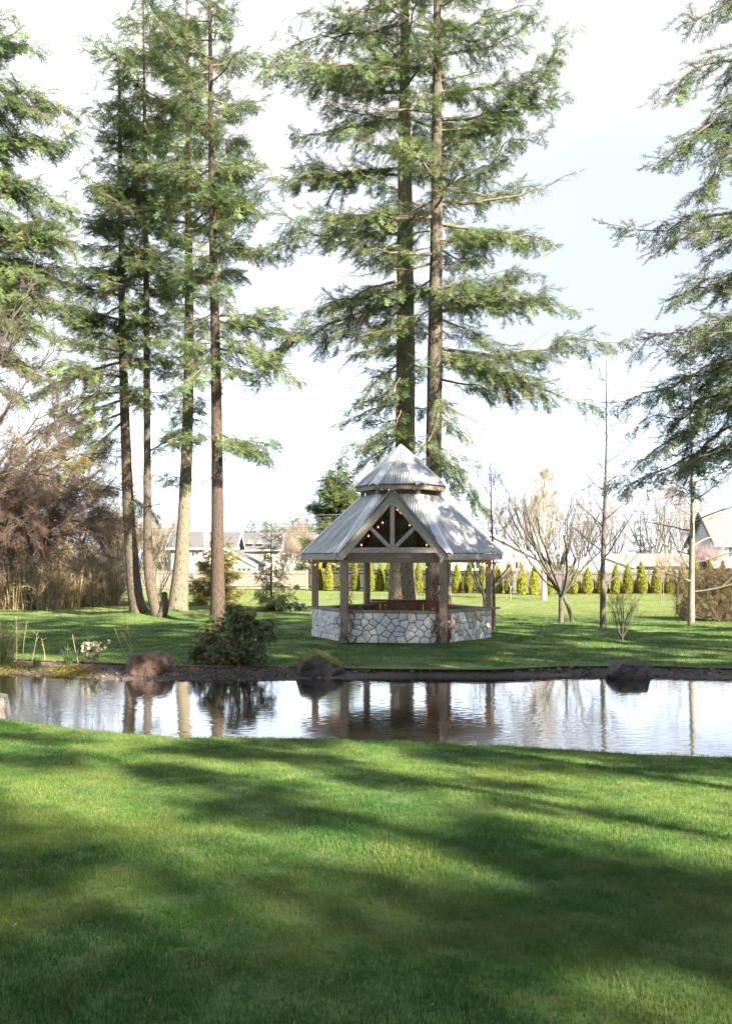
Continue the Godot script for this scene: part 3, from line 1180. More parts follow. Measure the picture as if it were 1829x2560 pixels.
# limbs: array of [start, control, end] in the tree's own space
func fir(called: String, label: String, group: String, where: Vector3, trunk: PackedVector3Array, radii: PackedFloat32Array, bark, limbs: Array, o := {}) -> Node3D:
	var t = thing(called, label, "fir tree", where, 0.0, group)
	var mb = MB.new()
	mb.tube(trunk, radii, 18, false, .07, fbm)
	part(t, "trunk", mb, bark)
	var xf := [[], [], []]
	var co := [[], [], []]
	var dens: float = o.get("dens", 1.0)
	var size: float = o.get("size", 0.5)
	var wide_k: float = o.get("wide", 1.0)
	var bare_k: float = o.get("bare", 0.12)
	var tone: Color = o.get("tone", Color(.116, .173, .066))
	var joined = MB.new()
	for li in limbs.size():
		var lm = limbs[li]
		var a: Vector3 = lm[0]
		var L = a.distance_to(lm[2])
		var wild: float = lm[3] if lm.size() > 3 else 0.0      # 1: a dead limb
		var count = maxi(6, int(L * 2.5))
		var ps = bent(a, lm[1], lm[2], count)
		for k in range(1, count + 1):
			var wz = 11.0 * k / count + li * 37.0
			ps[k] += Vector3(fbm.get_noise_2d(wz * 2.2, 3.0), fbm.get_noise_2d(wz * 2.2, 30.0), fbm.get_noise_2d(wz * 2.2, 60.0)) * 0.14 * L * k / count
		var lb = joined if o.get("joined", false) else MB.new()
		var r0 = clampf(0.0135 * L + 0.012, 0.02, 0.085)
		lb.tube(ps, taper(r0, 0.007, count, 0.8), 6)
		var tuft_seed = rnd(0, 100)
		var limb_tone = rnd(0.75, 1.3)
		var step = 0.135 / dens
		var s = maxf(0.06 * L, 0.15)
		while s < L:
			var f = s / L
			var fi = f * count
			var i0 = mini(int(fi), count - 1)
			var p = ps[i0].lerp(ps[i0 + 1], fi - i0)
			var tan_: Vector3 = (ps[i0 + 1] - ps[i0]).normalized()
			var out: Vector3 = tan_.cross(Vector3.UP).normalized()
			var leafy = fbm.get_noise_2d(s * 14.0, tuft_seed * 7.0) * 0.5 + 0.55 + 0.25 * f + o.get("full", 0.0)
			for side in [-1.0, 1.0]:
				var wl = (0.2 + 0.3 * L * pow(maxf(0.0, 1.0 - f), 0.8) * smoothstep(0.0, 0.35, f)) * rnd(0.55, 1.15) * wide_k
				wl = minf(wl, 1.6)
				var dead = wild > 0.5 or leafy < 0.45 or rng.randf() < bare_k
				var dir: Vector3 = (tan_ * rnd(0.45, 0.95) + out * side + Vector3.UP * rnd(-0.65, 0.6)).normalized()
				var e: Vector3 = p + dir * wl + Vector3.DOWN * wl * wl * 0.14
				if wl > 0.3:
					lb.tube(bent(p, p + dir * wl * 0.5, e, 2), taper(0.009, 0.003, 2), 3)
				if dead:
					if wl > 0.35:
						for q in 3:
							var c = p.lerp(e, rnd(.3, 1))
							lb.tube(pv([c, c + Vector3(rnd(-.2, .2), rnd(-.22, .1), rnd(-.2, .2))]), taper(0.004, 0.002, 1), 3)
					if wild > 0.5 or rng.randf() < 0.7:
						continue
				var spots = maxi(1, int(wl / 0.15 * sqrt(dens)))
				for q in spots:
					var u = (q + rnd(0.3, 1.0)) / spots
					var c: Vector3 = p.lerp(e, u) + Vector3.DOWN * 0.03
					var sd = 1.0 if q % 2 else -1.0
					var fw: Vector3 = (dir * rnd(.5, 1.0) + tan_ * rnd(0, .5) + dir.cross(Vector3.UP) * sd * rnd(.1, .8) + Vector3.UP * (rnd(-.75, .25) if rng.randf() < .7 else rnd(-1.6, -.8))).normalized()
					var upv: Vector3 = (Vector3.UP + Vector3(rnd(-.5, .5), 0, rnd(-.5, .5))).normalized()
					var zz = fw.cross(upv).normalized()
					var yy = zz.cross(fw)
					var k = size * rnd(0.65, 1.25)
					var m = rng.randi() % 3
					xf[m].append(Transform3D(Basis(fw * k, yy * k, zz * k), c))
					var br = limb_tone * rnd(0.55, 1.6)
					var cc = Color(tone.r * br, tone.g * br, tone.b * br)
					var w = rng.randf()
					if w < 0.16:
						cc = cc.lerp(Color(.22, .225, .08), 0.6)
					elif w < 0.3:
						cc = cc.lerp(Color(.1, .16, .11), 0.7)
					elif w < 0.34:
						cc = Color(.12, .085, .05)
					co[m].append(cc)
			s += step * rnd(0.7, 1.3)
		if not o.get("joined", false):
			part(t, "limb", lb, M.limb)
	if o.get("joined", false):
		part(t, "limbs", joined, M.limb).set_meta("kind", "stuff")
	for m in 3:
		if xf[m].size():
			scatter(t, "foliage", spray_meshes[m], M.needles, xf[m], co[m])
	return t


# limbs all round a trunk: prof is a list of [height, reach]; tilt of young limbs upward, old ones down
func whorls(trunk: PackedVector3Array, prof: Array, gap: float, lean := Vector3.ZERO, low_tilt := -0.25, high_tilt := 0.45) -> Array:
	var out := []
	var h: float = prof[0][0]
	var top: float = prof[-1][0]
	var az = rnd(0, TAU)
	while h < top:
		var reach := 0.0
		for k in range(1, prof.size()):
			if h <= prof[k][0]:
				reach = lerpf(prof[k - 1][1], prof[k][1], (h - prof[k - 1][0]) / (prof[k][0] - prof[k - 1][0]))
				break
		reach *= rnd(0.4, 1.15)
		az += 2.4 + rnd(-.5, .5)
		var a = trunk_at(trunk, h)
		var hd = Vector3(cos(az), 0, sin(az))
		hd = (hd + lean).normalized()
		var f = (h - prof[0][0]) / (top - prof[0][0])
		var tilt = lerpf(low_tilt, high_tilt, f) + rnd(-.26, .26)
		var e = a + hd * reach + Vector3.UP * reach * tilt
		var c = a + hd * reach * .5 + Vector3.UP * reach * (tilt * .5 - rnd(.02, .24))
		out.append([a, c, e, 1.0 if rng.randf() < 0.06 else 0.0])
		h += gap * rnd(0.6, 1.4)
	return out


func trunk_at(trunk: PackedVector3Array, h: float) -> Vector3:
	for k in range(1, trunk.size()):
		if h <= trunk[k].y:
			return trunk[k - 1].lerp(trunk[k], (h - trunk[k - 1].y) / maxf(0.01, trunk[k].y - trunk[k - 1].y))
	return trunk[-1]


# trunk from survey points (reduced view) at depth d: list of [x, y, width]; returns [where, points, radii]
func survey_trunk(list: Array, d: float, top_h: float) -> Array:
	var first = at(list[0][0] * PX, list[0][1] * PX, d)
	var where = Vector3(first.x, ground_y(first.x, d), -d)
	var ps := PackedVector3Array()
	var rs := PackedFloat32Array()
	ps.append(Vector3(0, -.25, 0))
	rs.append(list[0][2] * PX * d / FOCAL * 0.58)
	for q in list:
		var p = at(q[0] * PX, q[1] * PX, d) - where
		if p.y <= ps[-1].y + 0.05:
			continue
		ps.append(p)
		rs.append(q[2] * PX * d / FOCAL * 0.5)
	while ps[-1].y < top_h - 1.0:
		var k = minf(3.0, top_h - ps[-1].y)
		var left = top_h - ps[-1].y
		rs.append(maxf(0.03, rs[-1] * (1.0 - k / left * 0.85)))
		ps.append(ps[-1] + Vector3((ps[-1].x - ps[1].x) / (ps[-1].y - ps[1].y) * k * .5, k, 0))
	# finer steps
	var p2 := PackedVector3Array()
	var r2 := PackedFloat32Array()
	for k in range(1, ps.size()):
		var steps = maxi(1, int((ps[k].y - ps[k - 1].y) / 0.4))
		for j in steps:
			var t = float(j) / steps
			var a = ps[k - 1]
			var b = ps[k]
			p2.append(a.lerp(b, t))
			r2.append(lerpf(rs[k - 1], rs[k], t))
	p2.append(ps[-1])
	r2.append(rs[-1])
	for pass_ in 2:
		var sm = p2.duplicate()
		for k in range(1, p2.size() - 1):
			sm[k] = (p2[k - 1] + p2[k] * 2.0 + p2[k + 1]) / 4.0
		p2 = sm
	return [where, p2, r2]


# a limb between survey pixels of the photograph; dz brings its end nearer (+) or farther (-)
func survey_limb(where: Vector3, trunk: PackedVector3Array, v0: float, u1: float, v1: float, d: float, dz := 0.0, sag := 0.0, dead := 0.0) -> Array:
	var h = EYE - (v0 - HORIZON) * d / FOCAL - where.y
	var a = trunk_at(trunk, h)
	var e = at(u1, v1, d - dz) - where
	return [a, (a + e) * .5 + Vector3.UP * sag * a.distance_to(e), e, dead]


func big_firs():
	rng.seed = 301
	var pair = "two tall firs rising behind the gazebo"
	var quad = "four firs standing on the lawn by the bare thicket"
	# --- the thick trunk straight behind the gazebo
	var d = 42.0
	var s = survey_trunk([[893, 1372, 88], [893, 1330, 66], [892, 1290, 58], [891, 1240, 54], [899, 1000, 44], [900, 800, 42], [899, 600, 38], [898, 450, 33], [898, 200, 25], [898, 0, 17]], d, 31.0)
	var L := []
	for q in [[740, 610, 968, 0, .13, 0], [700, 735, 790, .8, .06, 0], [611, 862, 690, .5, .05, 1], [585, 640, 595, 0, .04, 0], [560, 792, 640, 1.0, .03, 1], [420, 650, 442, .6, .0, 0], [440, 745, 425, -1, .02, 0], [300, 730, 345, 0, .05, 0], [230, 655, 178, 0, -.06, 0], [160, 690, 155, 1, -.05, 0], [60, 700, 75, .5, -.1, 0], [0, 770, 40, 1.5, -.1, 0], [860, 860, 905, .8, .06, 0], [900, 890, 1010, 1.2, .1, 0], [980, 862, 1020, .4, .04, 0], [1010, 846, 1060, .5, .12, 0], [1060, 838, 1150, 1.0, .14, 0], [1080, 900, 1130, 1.4, .1, 0], [820, 900, 840, 1.5, .05, 0], [760, 880, 790, -1.5, .05, 0], [1000, 985, 1080, 1.2, .06, 0], [930, 962, 1000, 1.5, .05, 0], [1090, 885, 1185, .6, .1, 0], [1110, 955, 1195, 1.5, .08, 0], [700, 960, 740, 1.6, .05, 0]]:
		L.append(survey_limb(s[0], s[1], q[0], q[1], q[2], d, q[3], q[4], q[5]))
	L.append_array(whorls(s[1], [[8.0, 2.2], [13.0, 3.2], [18.0, 4.2], [24.0, 4.2], [30.5, .6]], .37, Vector3(-.3, 0, 0), -.1, .35))
	fir("fir_tree", "thickest fir, standing right behind the gazebo with its flared base showing through it", pair, s[0], s[1], s[2], M.bark[4], L, {"dens": .9, "size": .46, "bare": .2})
	# --- the slimmer one to its right, in front
	d = 40.5
	s = survey_trunk([[962, 1385, 40], [962, 1300, 36], [962, 1000, 35], [965, 800, 33], [966, 700, 31], [968, 500, 26], [969, 300, 22], [970, 0, 16]], d, 30.0)
	L = []
	for q in [[870, 1580, 832, .5, -.13, 0], [886, 1492, 992, .5, -.04, 0], [875, 1300, 930, 1.5, -.02, 0], [791, 1277, 871, .8, -.04, 0], [782, 1452, 772, .8, .1, 0], [760, 1400, 735, 1.8, .08, 0], [770, 1340, 690, -1, .1, 0], [740, 1260, 680, 1.5, .1, 0], [945, 1300, 1002, .6, .04, 0], [1030, 1185, 1110, .6, .05, 0], [1010, 1230, 1080, 1.4, .08, 1], [1160, 1225, 1285, .6, .06, 0], [1130, 1190, 1230, 1.3, .1, 0], [1110, 1180, 1170, 1.6, .05, 0], [656, 862, 688, .6, -.05, 1], [370, 1440, 70, 0, -.2, 0], [475, 1352, 300, 0, -.1, 0], [500, 1466, 432, .6, -.16, 1], [560, 1400, 602, .7, -.02, 0], [610, 1330, 585, -.6, .0, 0], [300, 1420, 230, -1, -.1, 0], [230, 1380, 165, .8, -.1, 0], [140, 1370, 45, .5, -.12, 0], [80, 1350, 0, 1, -.1, 0], [280, 835, 248, .8, -.06, 1], [165, 655, 175, 1.5, -.02, 0], [541, 655, 515, 2.0, -.06, 0], [980, 1135, 1065, 1.2, .08, 0], [1080, 1045, 1150, 1.4, .06, 0], [1130, 1150, 1205, .8, .1, 0], [900, 1390, 960, 1.2, -.02, 0]]:
		L.append(survey_limb(s[0], s[1], q[0], q[1], q[2], d, q[3], q[4], q[5]))
	L.append_array(whorls(s[1], [[10.5, 2.0], [14.5, 3.6], [18.0, 4.0], [24.0, 3.8], [29.5, .6]], .42, Vector3(.25, 0, .1), -.1, .4))
	fir("fir_tree", "slimmer straight fir beside the thickest one, its foot hidden by the gazebo", pair, s[0], s[1], s[2], M.bark[3], L, {"dens": .9, "size": .46, "bare": .2})
	# --- the group of four
	d = 44.5
	s = survey_trunk([[311, 1372, 44], [303, 1340, 36], [296, 1280, 31], [286, 1150, 26], [280, 1000, 22], [275, 850, 19], [271, 700, 15], [270, 560, 13], [268, 400, 10], [266, 250, 8]], d, 24.5)
	L = []
	for q in [[880, 130, 840, .5, -.02, 0], [905, 60, 985, 0, .05, 0], [945, 90, 900, 1.0, .04, 0], [980, 120, 1010, .6, .03, 0], [1000, 90, 1080, 0, .05, 0], [1030, 110, 1150, .4, .1, 0], [1050, 140, 1240, .6, .12, 0], [860, 150, 790, 0, .02, 0], [800, 90, 745, .5, 0, 0], [740, 70, 680, 0, -.02, 0], [1110, 246, 1090, .4, .0, 1], [1230, 180, 1200, 1.0, .05, 0], [1240, 390, 1290, .4, .05, 0]]:
		L.append(survey_limb(s[0], s[1], q[0], q[1], q[2], d, q[3], q[4], q[5]))
	L.append_array(whorls(s[1], [[10.0, 1.8], [13.5, 2.8], [17.0, 2.6], [21.0, 1.6], [24.0, .4]], .24, Vector3(-.3, 0, 0), -.15, .4))
	fir("fir_tree", "dark leaning fir on the mound, first of the four counted from the bare thicket", quad, s[0], s[1], s[2], M.bark[0], L, {"dens": 1.1})
	d = 43.6
	s = survey_trunk([[352, 1376, 24], [346, 1350, 24], [336, 1320, 23], [330, 1280, 22], [328, 1200, 19], [327, 1000, 16], [326, 800, 14], [325, 640, 13], [324, 450, 11], [322, 300, 9]], d, 28.0)
	L = whorls(s[1], [[9.5, 1.1], [12.0, 1.6], [14.0, 2.6], [18.5, 2.9], [24.0, 2.2], [27.5, .5]], .24, Vector3(-.1, 0, .1), -.2, .35)
	for q in [[1130, 500, 1080, .5, .05, 0], [1270, 430, 1240, .2, -.08, 1]]:
		L.append(survey_limb(s[0], s[1], q[0], q[1], q[2], d, q[3], q[4], q[5]))
	var crook = fir("fir_tree", "slim crooked fir with a knobbly broken stub low on its trunk", quad, s[0], s[1], s[2], M.bark[0], L, {"dens": 1.1})
	var stub = MB.new()
	stub.tube(pv([Vector3(.1, .02, .05), Vector3(.26, .25, .1), Vector3(.3, .55, .1), Vector3(.26, .8, .08), Vector3(.24, .98, .06), Vector3(.22, 1.04, .05)]), PackedFloat32Array([.24, .2, .17, .15, .16, .1]), 14, true, .22, fbm)
	part(crook, "broken_stub", stub, M.bark[0])
	d = 48.2
	s = survey_trunk([[393, 1362, 50], [396, 1330, 42], [401, 1280, 36], [406, 1200, 30], [411, 1100, 27], [415, 1000, 25], [419, 850, 23], [420, 700, 20], [419, 550, 17], [418, 380, 13], [417, 200, 9], [415, 0, 5]], d, 29.0)
	L = []
	for q in [[1030, 500, 1000, 1, .0, 0], [1090, 470, 1110, 1.0, .05, 0], [1080, 400, 1090, 1.2, .04, 0], [1220, 450, 1200, .6, .03, 0], [1195, 380, 1190, .8, .0, 0], [860, 370, 800, 1.4, .0, 0], [930, 400, 880, 1.5, .0, 0]]:
		L.append(survey_limb(s[0], s[1], q[0], q[1], q[2], d, q[3], q[4], q[5]))
	L.append_array(whorls(s[1], [[9.0, 1.5], [14.0, 2.0], [18.0, 3.6], [24.0, 3.8], [28.8, 1.2]], .27, Vector3(-.15, 0, .1), -.15, .5))
	fir("fir_tree", "pale-barked sunlit fir with a mossy flared base", quad, s[0], s[1], s[2], M.bark[1], L, {"dens": 1.0})
	d = 40.6
	s = survey_trunk([[483, 1388, 38], [483, 1360, 33], [483, 1200, 28], [482, 1000, 25], [480, 850, 23], [477, 700, 20], [472, 500, 16], [469, 300, 12], [467, 100, 9], [466, 0, 7]], d, 27.0)
	L = []
	for q in [[800, 760, 835, .6, -.06, 0], [790, 720, 760, 1.2, -.08, 0], [840, 690, 880, 1.6, .03, 0], [870, 745, 940, .6, .06, 0], [612, 700, 640, .6, .0, 0], [900, 640, 940, 1.2, .03, 0], [1085, 690, 1165, .8, .1, 0], [1080, 620, 1130, 1.5, .05, 0], [1120, 700, 1105, 0, .08, 0], [1090, 430, 1100, .8, .03, 0], [860, 440, 850, 1.4, .0, 0], [890, 470, 960, 1.8, .03, 0], [1180, 480, 1228, .3, -.1, 1], [560, 640, 500, 0, -.05, 0], [450, 640, 395, .4, -.08, 0], [520, 590, 470, 1.5, -.05, 0]]:
		L.append(survey_limb(s[0], s[1], q[0], q[1], q[2], d, q[3], q[4], q[5]))
	L.append_array(whorls(s[1], [[11.0, 1.0], [14.0, 1.5], [18.0, 2.6], [22.5, 2.9], [26.5, 1.5]], .29, Vector3(.12, 0, .1), -.2, .5))
	fir("fir_tree", "straight reddish fir with a pale resin streak, behind the evergreen shrub", quad, s[0], s[1], s[2], M.bark[2], L, {"dens": 1.0})
	# --- boughs that hang into the frame from firs at its edges
	d = 26.5
	var wr = Vector3(12.3, 0, -d)
	var tp := PackedVector3Array()
	for k in 24:
		tp.append(Vector3(0.03 * sin(k), k * 1.1 - .2, 0))
	L = []
	for q in [[60, 1622, 255, 0, 0.05], [120, 1700, 330, .8, .06], [230, 1604, 405, 0, .06], [260, 1690, 470, 1.2, .08], [300, 1735, 480, -.6, .1], [470, 1555, 592, 0, .03], [520, 1660, 640, 1.3, .06], [600, 1700, 720, .4, .08], [640, 1658, 765, 0, .06], [720, 1580, 905, 0, .1], [760, 1640, 880, 1.2, .08], [830, 1545, 1045, 0, .12], [860, 1620, 1010, 1.5, .08], [900, 1570, 1095, .6, .08], [950, 1500, 1188, .2, .1], [980, 1560, 1225, .8, .08], [1010, 1640, 1240, 1.4, .06], [1030, 1700, 1180, 0, .04], [900, 1720, 1000, 1.0, .05], [-60, 1700, 20, .5, 0], [1060, 1760, 1200, 2.0, .04], [780, 1760, 850, 2.2, .05]]:
		L.append(survey_limb(wr, tp, q[0], q[1], q[2], d, q[3], q[4]))
	L.append_array(whorls(tp, [[8.0, 3.5], [14.0, 4.0], [24.0, 1.0]], .9, Vector3(.6, 0, -.2), -.25, .2))
	fir("fir_tree", "dark fir whose drooping boughs hang in from the edge beside the pale slender tree", "firs at the edges of the view", wr, tp, taper(.38, .05, 23), M.bark[0], L, {"dens": .9, "size": .42, "tone": Color(.12, .175, .075), "wide": .85})
	d = 40.0
	wr = Vector3(-17.6, 0, -d)
	L = []
	for q in [[110, 112, 115, 0, -.02], [180, 60, 60, .5, 0], [60, 35, 30, 0, 0], [200, 200, 260, 0, .03], [230, 150, 290, 1, .04], [310, 225, 345, 0, .0], [330, 120, 370, .5, 0], [370, 110, 470, .6, .05], [420, 190, 530, 0, .04], [510, 200, 640, .4, .06], [590, 170, 600, 1, .03], [610, 150, 720, 0, .06], [650, 120, 690, .8, .04], [700, 110, 780, 0, .05], [760, 90, 850, .6, .04], [820, 80, 900, 0, .04], [700, 190, 760, .3, .05], [640, 170, 680, -.5, .04], [760, 150, 830, .8, .05], [840, 130, 940, .5, .05], [680, 60, 740, 1, .04], [880, 60, 1000, .2, .05], [560, 180, 560, .5, .03]]:
		L.append(survey_limb(wr, tp, q[0], q[1], q[2], d, q[3], q[4]))
	L.append_array(whorls(tp, [[8.0, 2.5], [14.0, 4.0], [24.0, 1.0]], .55, Vector3(.2, 0, 0), -.15, .3))
	fir("fir_tree", "fir with sunlit boughs reaching in above the bare weeping tree", "firs at the edges of the view", wr, tp, taper(.36, .05, 23), M.bark[0], L, {"dens": 1.1})


func shade_firs():
	# unseen firs: sunward ones dapple the lawn, others are added to block skylight
	var proto = null
	var k = 0
	var words = ["first", "second", "third", "fourth", "fifth", "sixth", "seventh", "eighth", "ninth", "tenth", "eleventh", "twelfth", "thirteenth", "fourteenth", "fifteenth", "sixteenth", "seventeenth", "eighteenth", "nineteenth", "twentieth", "twenty-first", "twenty-second", "twenty-third", "twenty-fourth", "twenty-fifth", "twenty-sixth", "twenty-seventh", "twenty-eighth", "twenty-ninth", "thirtieth", "thirty-first", "thirty-second", "last"]
	for q in SHADE:
		var where = Vector3(q[0], ground_y(q[0], q[1]), -q[1])
		var label = "%s of the unseen shade firs placed around the near lawn" % words[k]
		if proto == null:
			rng.seed = 390
			var tp := PackedVector3Array()
			for j in 24:
				tp.append(Vector3(0.04 * sin(j * 1.3), j * 1.1 - .2, 0))
			var L = whorls(tp, [[5.0, 2.8], [9.0, 3.4], [16.0, 3.0], [25.0, .5]], .5, Vector3.ZERO, -.2, .3)
			proto = fir("shade_fir", label, "firs outside the view", where, tp, taper(.36, .04, 23), M.bark[0], L, {"dens": 1.0, "size": .72, "joined": true})
			proto.rotation.y = q[2]
		else:
			copy_of(proto, label, where, q[2], q[3]).scale = Vector3(q[3] * q[4], q[3], q[3] * q[4])
		k += 1


# ---------- bare trees and shrubs ----------

var twig_meshes := []

func make_twigs():
	for s in 3:
		rng.seed = 240 + s
		var mb = MB.new()
		mb.tube(bent(Vector3.ZERO, Vector3(rnd(-.06, .06), .5, rnd(-.06, .06)), Vector3(rnd(-.2, .2), 1, rnd(-.2, .2)), 3), taper(.012, .004, 3), 3)
		for k in 9:
			var h = rnd(.1, .9)
			var a = rnd(0, TAU)
			var l = rnd(.25, .55)
			var b = Vector3(0, h, 0)
			var e = b + Vector3(cos(a) * rnd(.4, .8), rnd(.4, .9), sin(a) * rnd(.4, .8)) * l
			mb.tube(bent(b, (b + e) * .5 + Vector3(0, -.04, 0), e, 2), taper(.007, .003, 2), 3)
			for j in 2:
				var c = b.lerp(e, rnd(.3, .8))
				mb.tube(pv([c, c + Vector3(rnd(-.6, .6), rnd(.2, .9), rnd(-.6, .6)) * .22]), taper(.004, .002, 1), 3)
		twig_meshes.append(mb.done())


func grow(mb: MB, ends: Array, p: Vector3, dir: Vector3, L: float, r: float, level: int, o: Dictionary):
	var n = 5
	var ps := PackedVector3Array([p])
	var d = dir.normalized()
	for k in n:
		d = (d + Vector3(rnd(-1, 1), rnd(-1, 1), rnd(-1, 1)) * o.get("wild", .16) + Vector3.UP * o.get("up", .06)).normalized()
		ps.append(ps[-1] + d * L / n)
	mb.tube(ps, taper(r, r * .45, n), 7 if r > .05 else (5 if r > .02 else 3))
	ends.append([ps[n], d])
	if level <= 0:
		ends.append([ps[3], d])
		return
	for k in int(o.get("kids", 4) * rnd(.8, 1.3)):
		var t = rnd(.25, 1.0) * n
		var i0 = mini(int(t), n - 1)
		var q = ps[i0].lerp(ps[i0 + 1], t - i0)
		var side = Vector3(rnd(-1, 1), rnd(-.4, 1), rnd(-1, 1))
		side = (side - d * side.dot(d)).normalized()
		var nd = (d * rnd(.7, 1.3) + side * o.get("fork", .7)).normalized()
		grow(mb, ends, q, nd, L * rnd(.42, .68), r * (1.0 - t / n * .55) * .5, level - 1, o)


func brush_on(parent, ends: Array, o: Dictionary):
	var xf := [[], [], []]
	var co := [[], [], []]
	var size: float = o.get("twig", .6)
	var c0: Color = o.get("twig_col", Color(.16, .12, .08))
	for e in ends:
		for j in o.get("brush", 1):
			var y = (e[1] + Vector3(rnd(-1, 1), rnd(-.4, 1), rnd(-1, 1)) * .55 + Vector3.UP * o.get("lift", .2)).normalized()
			var x = y.cross(Vector3(rnd(-1, 1), rnd(-1, 1), rnd(-1, 1))).normalized()
			var k = size * rnd(.6, 1.3)
			var m = rng.randi() % 3
			xf[m].append(Transform3D(Basis(x * k, y * k, x.cross(y) * k), e[0] - y * k * .2))
			var b = rnd(.65, 1.4)
			co[m].append(Color(c0.r * b, c0.g * b, c0.b * b))
	for m in 3:
		if xf[m].size():
			scatter(parent, "twigs", twig_meshes[m], M.twig, xf[m], co[m])


# upright: trunk to the top with side limbs; vase: short trunk, limbs fanning up
func bare_tree(called: String, label: String, category: String, where: Vector3, H: float, r: float, bark, o: Dictionary, group := "") -> Node3D:
	var t = thing(called, label, category, where, 0.0, group)
	var lean: Vector3 = o.get("lean", Vector3.ZERO)
	var vase: bool = o.get("vase", false)
	var ht = H * o.get("first", .3) if vase else H
	var tp := PackedVector3Array()
	var n = 12
	for k in n + 1:
		var f = float(k) / n
		tp.append(lean * f * ht + Vector3(sin(f * 5.0 + H) * .02 * ht * f * (1 - f), f * ht - .1, cos(f * 4.0 + H) * .015 * ht * f * (1 - f)))
	var tb = MB.new()
	tb.tube(tp, taper(r, r * .7 if vase else .012, n, .9), 12, false, .04, fbm)
	part(t, "trunk", tb, bark)
	var ends := []
	var limbs: int = o.get("limbs", 10)
	for k in limbs:
		var az = k * 2.4 + rnd(-.4, .4)
		var mb = MB.new()
		if vase:
			var tilt = o.get("spread", .6) * rnd(.25, 1.15)
			var dir = Vector3(cos(az) * tilt, 1.0, sin(az) * tilt)
			grow(mb, ends, tp[n - (k % 3)], dir, (H - ht) * rnd(.55, .8), r * .5, o.get("level", 2), o)
		else:
			var f = lerpf(o.get("first", .3), .97, pow(float(k) / limbs, .9))
			var p = trunk_at(tp, f * ht - .1)
			var L = o.get("reach", 2.0) * pow(1.0 - f * .9, .7) * rnd(.6, 1.15)
			var dir = Vector3(cos(az), o.get("tilt", .45) + rnd(-.15, .3), sin(az))
			grow(mb, ends, p, dir, L, maxf(.008, r * .33 * (1.0 - f * .8)), o.get("level", 1), o)
		part(t, "limb", mb, bark)
	brush_on(t, ends, o)
	return t


